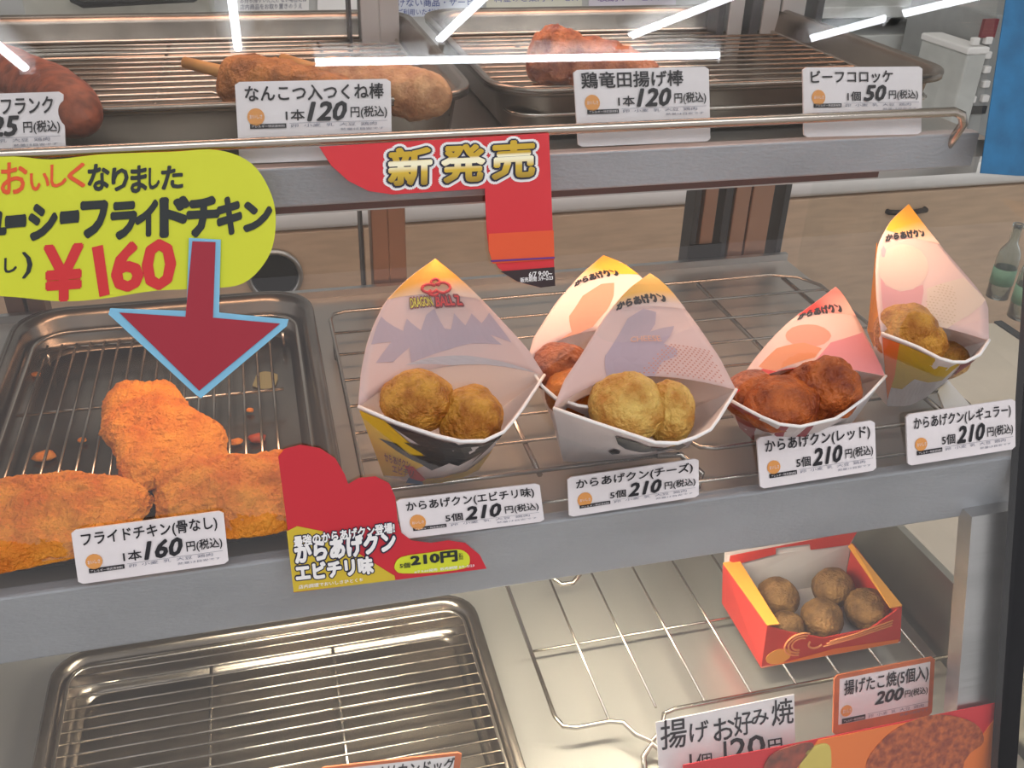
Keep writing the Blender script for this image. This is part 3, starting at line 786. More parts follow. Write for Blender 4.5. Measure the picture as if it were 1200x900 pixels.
MB().tube([hz(770, 87, zf - .009), hz(808, 96, zf - .009)], .003, 8).build('stick', STICK, t)

# ================================================================== PAPER CUPS
def bez(a, m_, b, t): return a * (1 - t) ** 2 + m_ * 2 * t * (1 - t) + b * t * t
def resample(pts, n):
    d = [0]
    for i in range(1, len(pts)): d.append(d[-1] + (pts[i] - pts[i - 1]).length)
    out = []
    for k in range(n):
        s_ = d[-1] * k / (n - 1); i = 1
        while i < len(d) - 1 and d[i] < s_: i += 1
        f = (s_ - d[i - 1]) / max(1e-9, d[i] - d[i - 1]); out.append(pts[i - 1].lerp(pts[i], f))
    return out
def grid_mesh(fn, nu, nv, off=0.0):
    vs = [fn(i / nu, j / nv, off) for j in range(nv + 1) for i in range(nu + 1)]
    fs = [(j * (nu + 1) + i, j * (nu + 1) + i + 1, (j + 1) * (nu + 1) + i + 1, (j + 1) * (nu + 1) + i) for j in range(nv) for i in range(nu)]
    return vs, fs
def decal(name, fn, poly, m, parent, lift=0.0004, cuts=2, **kw):
    bm = bmesh.new(); vs = [bm.verts.new((u, v, 0)) for u, v in poly]; bm.faces.new(vs)
    bmesh.ops.triangulate(bm, faces=bm.faces[:])
    bmesh.ops.subdivide_edges(bm, edges=bm.edges[:], cuts=cuts, use_grid_fill=True)
    bmesh.ops.triangulate(bm, faces=bm.faces[:])
    for v in bm.verts: v.co = fn(v.co.x, v.co.y, lift)
    mb = MB().bm(bm); bm.free()
    return mb.build(name, m, parent, **kw)
class Cup:
    def __init__(s, label, left, right, rim, base, rimz, ya, bulge, group='paper cups of chicken nuggets', basez=None):
        """left/right: outline pixels from rim corner up to the apex; rim: front rim pixels L..R; base: front base pixels"""
        bz = basez or ZM + .0165
        Lc = hz(*left[0], rimz); Rc = hz(*right[0], rimz)
        nl = 12
        def side(pix, c0):
            n = len(pix); tot = [0]
            for i in range(1, n): tot.append(tot[-1] + math.dist(pix[i], pix[i - 1]))
            return [hy(*q_, c0.y + (ya - c0.y) * (tot[i] / tot[-1])) if i else c0 for i, q_ in enumerate(pix)]
        s.L = resample(side(left, Lc), nl + 1); s.R = resample(side(right, Rc), nl + 1)
        s.L[-1] = s.R[-1] = (s.L[-1] + s.R[-1]) / 2
        s.bulge = bulge; s.nl = nl
        rimp = [hz(*q_, rimz) for q_ in rim]; bp_ = [hz(*q_, bz) for q_ in base]
        s.rim = resample(rimp, 13); s.base = resample(bp_, 13)
        mid = (s.L[0] + s.R[0]) / 2 + Vector((0, bulge, 0))
        bb0 = bp_[0] + Vector((.004, .030, 0)); bb1 = bp_[-1] + Vector((-.004, .030, 0))
        s.bb = (bb0, bb1)
        c = (bp_[0] + bp_[-1]) / 2 + Vector((0, .012, 0)); c.z = bz
        s.t = thing('paper_cup', c, label, 'paper cup', group)
        s.c = c
        # back panel (flap) with depth
        vs, fs = grid_mesh(s.back, 16, 18)
        o = MB().add(vs, fs, 0, True).build('back_flap', CUPP, s.t, origin=c)
        o.modifiers.new('s', 'SOLIDIFY').thickness = 0.0005
        # lower back wall down to the base
        vs, fs = grid_mesh(s.lowback, 12, 4)
        MB().add(vs, fs, 0, True).build('back_wall', CUPW, s.t, origin=c)
        vs, fs = grid_mesh(s.front, 24, 6)
        s.fo = MB().add(vs, fs, 0, False).build('front_wall', CUPW, s.t, origin=c)
        s.fo.modifiers.new('s', 'SOLIDIFY').thickness = 0.0006
        MB().add([*s.base, bb1, bb0], [list(range(15))]).build('bottom', CUPW, s.t, origin=c)
        for e_, q_, w_ in ((s.base[0], bb0, s.L[0]), (s.base[-1], bb1, s.R[0])):
            MB().add([e_, q_, w_, (q_ + w_) / 2 + Vector((0, bulge * .25, 0))], [(0, 1, 3, 2)]).build('side_wall', CUPW, s.t, origin=c)
        s.tab = {}
        MB().tube([p + Vector((0, 0, .0003)) for p in s.rim], 0.0009, 6).build('rim_edge', WHITE, s.t, origin=c)
    def back(s, u, v, off=0.0):
        f = v * s.nl; i = min(int(f), s.nl - 1); g_ = f - i
        a = s.L[i].lerp(s.L[i + 1], g_); b = s.R[i].lerp(s.R[i + 1], g_)
        m_ = (a + b) / 2 + Vector((0, s.bulge * 1.7 * (1 - v) ** 1.1, 0))
        p = bez(a, m_, b, u)
        if off:
            p = p + (Vector((0, 0, H)) - p).normalized() * off if False else p + Vector((0, -1, .45)).normalized() * off
        return p
    def lowback(s, u, v, off=0.0):
        return s.bb[0].lerp(s.bb[1], u).lerp(s.back(u, 0), v)
    def front(s, u, v, off=0.0):
        f = u * 12; i = min(int(f), 11); g_ = f - i
        b = s.base[i].lerp(s.base[i + 1], g_); r_ = s.rim[i].lerp(s.rim[i + 1], g_)
        p = b.lerp(r_, v)
        if off: p = p + Vector((-.15 if u < .5 else .3, -1, -.25)).normalized() * off
        return p
    def uv(s, fn, px, py):
        k = fn.__name__
        if k not in s.tab:
            g = []
            for j in range(61):
                for i in range(61):
                    u, v = i / 60, j / 60; p = fn(u, v) - Vector((0, 0, H)); d = p.dot(FWD)
                    g.append((u, v, 600 + p.dot(RIGHT) / d * FPX, 450 - p.dot(UP) / d * FPX))
            s.tab[k] = g
        b = sorted(s.tab[k], key=lambda q: (q[2] - px) ** 2 + (q[3] - py) ** 2)[:4]
        w = [1 / (1e-3 + (q[2] - px) ** 2 + (q[3] - py) ** 2) for q in b]; W = sum(w)
        return sum(q[0] * a for q, a in zip(b, w)) / W, sum(q[1] * a for q, a in zip(b, w)) / W
    def print_(s, name, fn, pts, m, lift=.0005, cuts=2):
        return decal(name, fn, [s.uv(fn, *p) for p in pts], m, s.t, lift, cuts)
    def text(s, name, fn, txt, bl, br, tl, m, lift=.001, **kw):
        a, b, c = s.uv(fn, *bl), s.uv(fn, *br), s.uv(fn, *tl)
        mb = MB()
        letter(mb, txt, lambda u, v: fn(min(1, max(0, a[0] + (b[0] - a[0]) * u + (c[0] - a[0]) * v)), min(1, max(0, a[1] + (b[1] - a[1]) * u + (c[1] - a[1]) * v)), lift), (0, 0, 1, 1), **kw)
        return mb.build(name, m, s.t)
    def logo(s, txt='からあげクン', box=(.2, .74, .8, .80), m=INK, bold=.03, mo=None):
        if mo:
            mb = MB(); letter(mb, txt, lambda u, v: s.back(u, v, .0008), box, bold=bold + .05, shear=.3)
            mb.build('logo_outline', mo, s.t)
        mb = MB(); letter(mb, txt, lambda u, v: s.back(u, v, .0012), box, bold=bold, shear=.3)
        mb.build('logo_lettering', m, s.t)
    def dots(s, u0, u1, v0, v1, m, nu=12, nv=9, r=.0006):
        mb = MB()
        for j in range(nv):
            for i in range(nu):
                u = u0 + (u1 - u0) * (i + .5 * (j % 2)) / nu; v = v0 + (v1 - v0) * j / nv
                if random.random() < .06 or (i < 1 + j * .5): continue
                c = s.back(u, v, .0007); ax = (s.back(min(1, u + .01), v, .0007) - c).normalized(); ay = (s.back(u, v + .01, .0007) - c).normalized()
                mb.add([c + ax * r * math.cos(k * 1.0472) + ay * r * math.sin(k * 1.0472) for k in range(6)], [list(range(6))])
        mb.build('dot_print', m, s.t, kind='stuff')
def fade_mat(name, c0, c1):
    m = mat(name, c1, .55, trans=.18); nt = m.node_tree; b = nt.nodes['Principled BSDF']
    g = nt.nodes.new('ShaderNodeTexCoord'); sx = nt.nodes.new('ShaderNodeSeparateXYZ'); r = nt.nodes.new('ShaderNodeValToRGB')
    nt.links.new(g.outputs['Generated'], sx.inputs[0]); nt.links.new(sx.outputs['Z'], r.inputs[0])
    r.color_ramp.elements[0].position = .12; r.color_ramp.elements[0].color = lin(c0)
    r.color_ramp.elements[1].position = .55; r.color_ramp.elements[1].color = lin(c1)
    for n in nt.nodes:
        if n.type == 'BSDF_TRANSLUCENT': nt.links.new(r.outputs[0], n.inputs[0])
    nt.links.new(r.outputs[0], b.inputs['Base Color'])
    return m
def tip(cup, v0, m, name='tip_print'):
    decal(name, cup.back, [(0, v0), (.25, v0 - .015), (.5, v0 - .02), (.75, v0 - .015), (1, v0), (1, .995), (.5, .998), (0, .995)], m, cup.t, cuts=4)

# --- cup 1: prawn chilli, yellow tip, spiky dark print
c1 = Cup('paper cup with yellow tip and black spiky print, leftmost of the cups',
         [(420, 477), (424, 430), (433, 392), (451, 354), (478, 326), (510, 303)], [(638, 440), (618, 408), (592, 380), (566, 352), (540, 327), (510, 303)],
         [(420, 477), (462, 495), (510, 511), (545, 519), (562, 520), (592, 506), (612, 480), (638, 440)],
         [(450, 558), (480, 565), (510, 566), (535, 561), (558, 552), (562, 546)], 1.18, 0.485, 0.030)
tip(c1, .60, fade_mat('tip_fade_one', (232, 212, 200), (240, 176, 40)))
C6 = lambda L: [(400 + x / 3.215, 300 + y / 3.215) for x, y in L]
c1.print_('spiky_print', c1.back, C6([(150, 228), (232, 282), (246, 235), (300, 280), (318, 222), (350, 198), (388, 272), (412, 276), (425, 216), (466, 262), (490, 216), (528, 252), (556, 214), (640, 325), (560, 296), (604, 334), (480, 330), (400, 352), (330, 376), (262, 402), (256, 345), (196, 398), (130, 402), (190, 322), (112, 334)]), LILAC)
c1.print_('lower_print', c1.back, C6([(240, 410), (330, 385), (470, 375), (620, 400), (730, 450), (700, 500), (600, 480), (420, 470)]), mat('print_bluegrey', (208, 202, 208), .6, trans=.3), .0005)
c1.print_('pink_print', c1.back, C6([(390, 440), (420, 425), (460, 435), (465, 465), (430, 485), (395, 470)]), mat('print_pale_pink', (232, 178, 180), .6, trans=.35), .0008)
for nm, m_, b_, lf in (('logo_outline', MAROON, .12, .0009), ('logo_lettering', mat('logo_yellowgreen', (206, 196, 60), .5), .03, .0013)):
    c1.text(nm, c1.back, 'DRAGON', (481, 361), (508, 358), (480, 350), m_, lf, bold=b_)
for nm, m_, b_, lf in (('logo_outline', MAROON, .16, .0009), ('logo_lettering', HOTRED, .03, .0013)):
    c1.text(nm, c1.back, 'BALL Z', (511, 359), (542, 357), (510, 348), m_, lf, bold=b_)
e = MB()
def curl(px, py, rx, ry, a0, a1, n=12):
    out_ = []
    for k in range(n + 1):
        a_ = math.radians(a0 + (a1 - a0) * k / n)
        out_.append(c1.back(*c1.uv(c1.back, px + rx * math.cos(a_), py - ry * math.sin(a_)), .0012))
    return out_
for cv in (curl(503, 338, 9, 5, 40, 340), curl(518, 337, 9, 6, -160, 150), curl(510, 331, 5, 4, -60, 240), curl(508, 343, 6, 3, 120, 330)):
    e.tube(cv, .0008, 5)
e.build('red_emblem', MREDT, c1.t)
F = c1.front
decal('yellow_print', F, [(.0, .02), (.0, .97), (.12, .97), (.30, .62), (.34, .45), (.2, .1)], GOLDP, c1.t, .0006)
decal('black_print', F, [(.12, .97), (.5, .96), (.62, .92), (.75, .97), (.97, .97), (.93, .7), (.83, .45), (.74, .62), (.66, .3), (.60, .62), (.50, .48), (.44, .55), (.38, .35), (.22, .55), (.32, .62), (.2, .75), (.28, .78)], DKGREY, c1.t, .0010)
decal('black_print', F, [(.06, .66), (.16, .68), (.30, .45), (.22, .50)], DKGREY, c1.t, .0010)
decal('orange_print', F, [(.34, .0), (.38, .14), (.55, .22), (.72, .14), (.9, .3), (.95, .0)], OLIVE, c1.t, .0010)
decal('red_print', F, [(.20, .34), (.26, .36), (.40, .06), (.36, .0), (.26, .1)], HOTRED, c1.t, .0010)
decal('blue_print', F, [(.22, .0), (.24, .12), (.36, .06), (.38, .0)], mat('print_blue', (60, 100, 160), .5), c1.t, .0011)
mb = MB(); letter(mb, 'からあげクン', lambda u, v: F(u, v, .0016), (.07, .32, .24, .46), bold=.03); letter(mb, 'エビチリ', lambda u, v: F(u, v, .0016), (.11, .16, .27, .30), bold=.03); mb.build('logo_lettering', MAROON, c1.t)

def nugget(px, py, z, r, m, seed, label, sc=(1, 1, .85), rot=0.0, amp=.085):
    return lump('chicken_nugget', hz(px, py, z), r, m, seed, label, 'chicken nugget', None, amp=amp, sc=sc, rot=rot, freq=1.5)
nugget(489, 470, 1.180, .0172, NUG, 21, 'golden nugget at left in the leftmost cup', sc=(1.05, 1, .9))
nugget(551, 489, 1.172, .0165, NUG, 22, 'rounder golden nugget at right in the leftmost cup', sc=(1, 1, .95))

# --- cup 3 behind, peach lit
c3 = Cup('peach tinted paper cup half hidden behind the cheese cup',
         [(618, 425), (624, 398), (651, 355), (681, 321), (707, 299)], [(800, 400), (790, 370), (768, 342), (749, 322), (730, 308), (707, 299)],
         [(618, 425), (634, 452), (655, 470), (700, 482), (760, 450), (800, 400)], [(650, 500), (680, 510), (720, 505), (760, 480)], 1.178, 0.545, 0.03)
tip(c3, .66, fade_mat('tip_fade_three', (234, 206, 190), (246, 180, 50)))
C2 = lambda L: [(620 + x / 3.215, 280 + y / 3.215) for x, y in L]
c3.text('logo_lettering', c3.back, 'からあげクン', (673, 336), (731, 323), (671, 328), INK, .001, bold=.07, shear=.3)
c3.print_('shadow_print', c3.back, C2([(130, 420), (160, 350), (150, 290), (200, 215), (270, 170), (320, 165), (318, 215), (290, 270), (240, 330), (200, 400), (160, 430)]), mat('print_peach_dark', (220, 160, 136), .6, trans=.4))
nugget(658, 432, 1.172, .0165, NUGR, 31, 'brown nugget at the back in the half hidden cup')
nugget(672, 460, 1.168, .0150, mat('nugget_amber', (214, 130, 50), .5, rgb2=(160, 80, 24), vscale=70, bump=.7, bscale=380), 32, 'amber nugget at the front in the half hidden cup')

# --- cup 2: cheese
c2 = Cup('white paper cup with lilac print holding pale cheese nuggets, centre of the shelf',
         [(648.6, 479), (660, 448), (682, 415), (709, 371), (735, 339), (761.5, 320)], [(862.6, 457), (844, 420), (819, 383), (788, 342), (775, 329), (761.5, 320)],
         [(648.6, 479), (700, 497), (740, 510), (776, 522), (803.5, 519), (834.6, 503), (862.6, 457)],
         [(660, 541), (690, 541), (740, 537), (775, 531), (806, 524)], 1.185, 0.462, 0.026)
tip(c2, .64, fade_mat('tip_fade_two', (234, 210, 204), (238, 188, 84)))
c2.text('logo_lettering', c2.back, 'からあげクン', (722, 364), (786, 354), (721, 355), INK, .001, bold=.07, shear=.3)
c2.print_('hand_print', c2.back, C2([(290, 520), (285, 440), (330, 370), (370, 300), (430, 262), (478, 275), (474, 320), (455, 350), (500, 335), (546, 328), (530, 365), (505, 395), (556, 415), (556, 440), (500, 465), (480, 500), (470, 545), (400, 535)]), LILAC)
c2.text('logo_lettering', c2.back, 'CHEESE', (738, 401), (775, 400), (738, 395), PEACH, .001, bold=.02)
c2.dots(.52, .97, .03, .30, mat('dot_brown', (206, 150, 136), .6), 18, 14, .00055)
c2.print_('brown_print', c2.front, C2([(322, 738), (400, 762), (500, 785), (590, 775), (560, 795), (440, 800), (360, 785), (330, 765)]), DKGREY, .0008)
c2.print_('small_mark', c2.front, C2([(296, 797), (318, 790), (342, 797), (338, 806), (310, 806)]), DKGREY, .0008)
nugget(735, 478, 1.178, .0185, NUGC, 41, 'pale yellow cheese nugget at left in the centre cup', sc=(1.02, 1, .95))
nugget(784, 484, 1.174, .0155, NUGC, 42, 'narrow cheese nugget at right in the centre cup', sc=(.8, 1, 1.1))

# --- cup 4: red
c4 = Cup('low red tipped paper cup holding dark spicy nuggets',
         [(855, 469), (877, 429), (901, 400), (925, 376), (957, 353), (979, 336)], [(1038, 441), (1023, 408), (1008, 379), (992, 352), (986, 343), (979, 336)],
         [(855, 469), (880, 483), (908, 497), (936, 501), (981, 491), (1016, 465), (1038, 441)],
         [(866, 500), (890, 522), (930, 524), (975, 512), (1000, 494)], 1.165, 0.520, 0.026)
tip(c4, .66, fade_mat('tip_fade_four', (234, 190, 180), (222, 60, 56)))
C4 = lambda L: [(760 + x / 3.75, 280 + y / 3.75) for x, y in L]
c4.text('logo_lettering', c4.back, 'からあげクン', (934, 375), (992, 366), (936, 368), INK, .001, bold=.07, shear=.3)
c4.print_('rose_print', c4.back, C4([(720, 545), (800, 455), (940, 410), (1020, 560), (1030, 620), (960, 690), (860, 600), (740, 560)]), ROSE)
c4.print_('round_print', c4.back, C4([(700 + 100 * math.cos(k * .3927), 425 + 50 * math.sin(k * .3927)) for k in range(16)]), mat('print_coral', (234, 172, 152), .6, trans=.4))
c4.print_('orange_print', c4.back, C4([(480, 560), (560, 480), (680, 455), (760, 480), (730, 520), (640, 545), (560, 640)]), mat('print_salmon', (238, 170, 130), .6, trans=.45), .0006)
c4.print_('scarlet_print', c4.back, C4([(400, 640), (500, 570), (560, 600), (640, 565), (660, 620), (500, 700), (400, 700)]), HOTRED, .0008)
decal('red_print', c4.front, [(.0, .0), (.0, .98), (.4, .98), (.46, .0)], mat('print_deep_red', (150, 40, 50), .5), c4.t, .0007)
nugget(882, 463, 1.158, .0155, NUGR, 51, 'dark nugget at left in the red tipped cup')
nugget(918, 474, 1.160, .0195, NUGR, 52, 'large glossy nugget in front in the red tipped cup', sc=(1.15, .9, .75), rot=.3)
nugget(966, 457, 1.164, .0190, NUGR, 53, 'ragged nugget at right in the red tipped cup', sc=(.95, .9, 1.05), amp=.2, rot=-.4)
nugget(935, 448, 1.152, .0140, NUGR, 54, 'nugget lying behind the others in the red tipped cup')

# --- cup 5: regular, tall at right
c5 = Cup('tall white paper cup with orange left edge, rightmost on the shelf',
         [(1033, 391), (1027, 350), (1026, 313), (1029, 286), (1043, 259), (1064.6, 239)], [(1159, 399), (1158, 354), (1136, 326), (1111, 298), (1083, 264), (1064.6, 239)],
         [(1033, 391), (1073, 406), (1108, 424), (1129, 426), (1148, 416), (1159, 399)],
         [(1040, 476), (1065, 476), (1085, 466), (1101, 453), (1110, 446)], 1.185, 0.535, 0.020)
tip(c5, .70, fade_mat('tip_fade_five', (234, 214, 200), (246, 180, 50)))
C5 = lambda L: [(980 + x / 3.2136, 220 + y / 3.2136) for x, y in L]
c5.text('logo_lettering', c5.back, 'からあげクン', (1037, 283), (1086, 277), (1036, 276), INK, .001, bold=.07, shear=.3)
c5.print_('cream_print', c5.back, C5([(250 + 95 * math.cos(k * .3927), 300 + 88 * math.sin(k * .3927)) for k in range(16)]), mat('print_cream', (240, 220, 210), .6, trans=.4))
c5.print_('rose_print', c5.back, C5([(165, 330), (185, 370), (240, 392), (300, 375), (325, 365), (320, 440), (290, 500), (180, 500)]), mat('print_pale_rose', (230, 176, 182), .6, trans=.35), .0003)
c5.print_('tan_print', c5.back, C5([(340, 380), (480, 340), (560, 420), (500, 480), (400, 600), (340, 520)]), mat('print_tan', (230, 214, 200), .6, trans=.3), .0003)
c5.dots(.45, .8, .04, .34, mat('dot_tan', (206, 186, 160), .6), 12, 14, .0006)
c5.print_('grey_oval', c5.back, C5([(176, 215), (186, 235), (180, 262), (170, 262), (166, 235)]), LILAC, .0006)
P_ = [hz(1033, 391, 1.185), hy(1029, 330, .50), hy(1028, 285, .52), hy(1019, 370, .515), hy(1017, 388, .512), hy(1026, 411, .506)]
MB().prism([P_[0], P_[1], P_[2], P_[3], P_[4], P_[5]], Vector((0, .0008, 0))).build('side_flap', mat('flap_orange', (252, 184, 66), .5, trans=.5), c5.t)
F = c5.front
decal('gold_print', F, [(.0, .97), (.55, .97), (.52, .55), (.4, .48), (.25, .5), (.14, .3), (.0, .3)], OLIVE, c5.t, .0007)
decal('orange_print', F, [(.0, .1), (.0, .97), (.12, .97), (.08, .5)], ORANGE, c5.t, .0009)
decal('maroon_print', F, [(.55, .97), (.60, .60), (.70, .70), (.80, .97)], MAROON, c5.t, .0009)
decal('mustard_print', F, [(.55, .0), (.60, .2), (.75, .3), (.9, .2), (.95, .0)], OLIVE, c5.t, .0009)
nugget(1061, 388, 1.180, .0175, NUG, 61, 'brown nugget showing at the left rim of the rightmost cup', sc=(1, .9, .95))
nugget(1079, 400, 1.176, .0140, NUG, 62, 'smaller brown nugget beside it in the rightmost cup')
nugget(1108, 421, 1.160, .0130, NUG, 63, 'nugget barely showing above the front rim of the rightmost cup')

# folded napkin-like white paper behind the regular card
q = [hz(1098, 462, ZM + .016), hz(1108, 446, ZM + .016), hz(1160, 505, ZM + .016), hz(1120, 520, ZM + .016)]
MB().prism(q, Vector((0, 0, .002))).build('paper_slip', WHITE, label='folded white paper slip behind the rightmost price card', cat='paper')

# ================================================================== BOX OF DOUGH BALLS
bz, tz = ZL + .0165, 0.965
LB, LF, RF, RB = hz(847, 661, tz), hz(899, 734, tz), hz(1057, 711, tz), hz(1000, 637, tz)
LBb, LFb, RFb = hz(846, 707, bz), hz(892, 783, bz), hz(1055, 753, bz)
RBb = LBb + (RFb - LFb) * .95
_n = (RFb - LFb).cross(LF - LFb).normalized()
def onfront(px, py):
    r = ray(px, py); o = Vector((0, 0, H)); return o + r * ((LFb - o).dot(_n) / r.dot(_n))
RF = onfront(1057, 711)
c = (LBb + RFb) / 2; c.z = bz
t = thing('paper_food_box', c, 'open red and orange paper box of fried dough balls on the lower shelf', 'food box')
thk = 0.0012
def panel(name, pts, m, inw, **kw):
    return MB().prism(pts, inw).build(name, m, t, **kw)
nrm = lambda a, b, c_: (b - a).cross(c_ - a).normalized()
panel('bottom_panel', [LBb, LFb, RFb, RBb], BOXIN, Vector((0, 0, thk)))
panel('left_panel', [LBb, LFb, LF, LB], BOXR, Vector((thk, 0, 0)))
panel('right_panel', [RBb, RFb, RF, RB], BOXR, Vector((-thk, 0, 0)))
mid1 = hz(966, 750, tz); mid2 = hz(1021, 739, tz)
f_dip = [LF, onfront(925, 741), onfront(966, 748), onfront(1020, 737), RF]
panel('front_panel', [LFb, RFb, RF, f_dip[3], f_dip[2], f_dip[1], LF], BOXR, Vector((0, thk, 0)))
panel('inner_lining', [LFb + Vector((0, .0016, .001)), RFb + Vector((0, .0016, .001)), RF + Vector((-.003, .0016, -.006)), f_dip[3] + Vector((0, .0016, -.004)), f_dip[2] + Vector((0, .0016, -.004)), f_dip[1] + Vector((0, .0016, -.004)), LF + Vector((.003, .0016, -.006))], BOXIN, Vector((0, thk * .4, 0)))
BT0, BT1 = hy(847, 646, LB.y + .004), hy(1006, 619, RB.y + .004)
ix = Vector((.0016, -.0005, 0))
panel('back_panel', [LBb + ix, RBb - ix, RB - ix, BT1, BT0 + ix, LB + ix], BOXIN, Vector((0, thk, 0)))
pb = Pl((LB.y + RB.y) / 2 + .0005, tz, 0.3)
q = [hy(*p_, LB.y + .0005 + (RB.y - LB.y) * k_) for p_, k_ in (((855, 650), .05), ((1004, 621), 1), ((994, 637), .95), ((949, 643), .65), ((948, 636), .65), ((908, 641), .4), ((908, 648), .4), ((862, 660), .1), ((854, 656), .05))]
MB().prism([p_ + Vector((0, -.0015, 0)) for p_ in q], Vector((0, .0006, 0))).build('red_flap', BOXR, t)
panel('left_flap', [LB + Vector((0, 0, .0005)), LF + Vector((0, 0, .0005)), hz(913, 732, tz), hz(866, 657, tz)], BOXO, Vector((0, 0, .0008)))
panel('right_flap', [RB + Vector((-.002, 0, .0005)), RF + Vector((0, 0, .0005)), hz(1043, 713, tz - .001), hz(994, 641, tz - .001)], BOXO, Vector((0, 0, .0008)))
# swirl print on the front
fr0, nn_ = frame(LFb, RFb, LF, .0006)
def arc(cu, cv, r, a0, a1, n=12): return [fr0(cu + r * .42 * math.cos(math.radians(a0 + (a1 - a0) * k / n)), cv + r * math.sin(math.radians(a0 + (a1 - a0) * k / n)), .0006) for k in range(n + 1)]
e = MB()
for r_ in (.14, .20, .26): e.tube(arc(.25, .44, r_, 60, 270), .0007, 5)
e.tube(arc(.36, .40, .12, 150, 330), .0008, 5)
for k in range(3): e.tube([fr0(.42 + .02 * k, .28 + .05 * k, .0006), fr0(.62, .34 + .05 * k, .0006), fr0(.90, .50 + .06 * k, .0006)], .0006, 5)
e.build('swirl_print', mat('print_apricot', (238, 150, 90), .5), t)
MB().prism([fr0(.11 + .09 * math.cos(k * .5236), .22 + .18 * math.sin(k * .5236), .0004) for k in range(12)], Vector((0, .0003, 0))).build('round_print', BOXO, t)
MB().prism([fr0(.0, .02, .0005), fr0(.98, .02, .0005), fr0(.98, .10, .0005), fr0(.5, .16, .0005), fr0(.2, .06, .0005)], Vector((0, .0003, 0))).build('orange_print', ORANGE, t)
for i, (x, y, r_, z, lab) in enumerate(((911, 700, .0150, .9435, 'back left'), (976, 688, .0152, .9435, 'back middle'), (1016, 714, .0158, .944, 'right'), (963, 725, .0150, .943, 'front middle'), (921, 737, .0130, .9405, 'front left corner, half hidden'))):
    lump('dough_ball', hz(x, y, z), r_, BALL, 70 + i, 'brown round fried dough ball, ' + lab + ' in the red box', 'dough ball', 'fried dough balls in the red box', amp=.07, sc=(1, 1, .95))

# ================================================================== PRICE CARDS
def card(label, bl, br, tl, y, lean, name_, qty, price, nb=(.06, .66, .95, .93), ext_=0.0, border=None, thick=.0012, qb=(.31, .31, .43, .50), pb_=(.45, .30, .70, .62), yb=(.73, .31, .97, .53), off=0.0, z0=None, cuts=False):
    pl_ = Pl(y, 1.11 if z0 is None else z0, lean)
    BL, BR, TL = pl_.at(*bl), pl_.at(*br), pl_.at(*tl)
    f, n = frame(BL, BR, TL)
    t = thing('price_card', (BL + BR) / 2, label, 'price card', None)
    o = .03; k = .05
    shape = [(o, -ext_), (1 - o, -ext_), (1, -ext_ + k), (1, 1 - k), (1 - o, 1), (o, 1), (0, 1 - k), (0, -ext_ + k)]
    MB().prism([f(u, v, 0) for u, v in shape], -n * thick).build('card', CARD if not border else border, t)
    if border:
        MB().prism([f(u, v, .0004) for u, v in ((.05, .17), (.95, .17), (.95, .93), (.05, .93))], -n * .0004).build('white_field', CARD, t)
        lf = .0010
    else:
        lf = .0006
    F_ = lambda u, v: f(u, v, lf)
    mb = MB(); letter(mb, name_, F_, nb, bold=.022); mb.build('product_name', INK, t)
    mb = MB(); letter(mb, price, F_, pb_, bold=.035, shear=.25)
    if qty: letter(mb, qty, F_, qb, bold=.02)
    letter(mb, '円(税込)', F_, yb, bold=.02)
    mb.build('price_lettering', INK, t)
    bc = (.12, .39)
    aspect = (TL - BL).length / (BR - BL).length
    MB().prism([f(bc[0] + .055 * math.cos(a_ * .3927), bc[1] + .055 / aspect * math.sin(a_ * .3927), lf) for a_ in range(16)], -n * .0003).build('round_badge', BADGE, t)
    mb = MB(); letter(mb, 'おいしさ', lambda u, v: f(u, v, lf + .0004), (.08, .36, .16, .43), bold=.01, res=1); mb.build('badge_lettering', CARD, t)
    MB().prism([f(u, v, lf) for u, v in ((.08, .185), (.31, .185), (.31, .265), (.08, .265))], -n * .0003).build('ink_bar', INK, t)
    mb = MB(); letter(mb, 'アレルギー特定原材料', lambda u, v: f(u, v, lf + .0004), (.09, .20, .30, .25), res=1); mb.build('bar_lettering', CARD, t)
    mb = MB(); letter(mb, '卵  小麦  乳  大豆  鶏肉', F_, (.34, .19, .90, .25), res=1); letter(mb, '熱量は目安です', F_, (.66, .11, .95, .155), res=1)
    mb.add([F_(.33, .262), F_(.97, .262), F_(.97, .268), F_(.33, .268)], [(0, 1, 2, 3)])
    mb.build('fine_print', INKG, t, kind='stuff')
    return t
LN = 0.30
card('white price card for boneless fried chicken at 160 yen, far left of the middle shelf', (92, 685), (268, 660), (83, 622), .381, LN, 'フライドチキン(骨なし)', '1本', '160', z0=1.112)
card('white price card for prawn chilli nuggets at 210 yen, beside the red promotional sign', (472, 632), (638, 611), (464, 586), .381, LN, 'からあげクン(エビチリ味)', '5個', '210', z0=1.11)
card('white price card for cheese nuggets at 210 yen, under the centre cup', (667, 606), (819, 582), (665, 560), .381, LN, 'からあげクン(チーズ)', '5個', '210', z0=1.11)
card('white price card for spicy nuggets at 210 yen, below the red tipped cup', (891, 573), (1027, 551), (887, 513), .381, LN, 'からあげクン(レッド)', '5個', '210', z0=1.11)
card('white price card for regular nuggets at 210 yen, rightmost on the middle shelf', (1064, 546), (1190, 526), (1062, 486), .381, LN, 'からあげクン(レギュラー)', '5個', '210', z0=1.11)
TY, TLN = .471, .25
card('white price card cut off by the left edge, in front of the frankfurters', (-104, 185), (77, 177), (-110, 113), TY, TLN, 'ジャンボフランク', '1本', '125', z0=1.30, nb=(.23, .64, .93, .93))
card('white price card for minced chicken skewers at 120 yen on the top shelf', (279, 164), (459, 158), (275, 96), TY, TLN, 'なんこつ入つくね棒', '1本', '120', z0=1.30, ext_=.42)
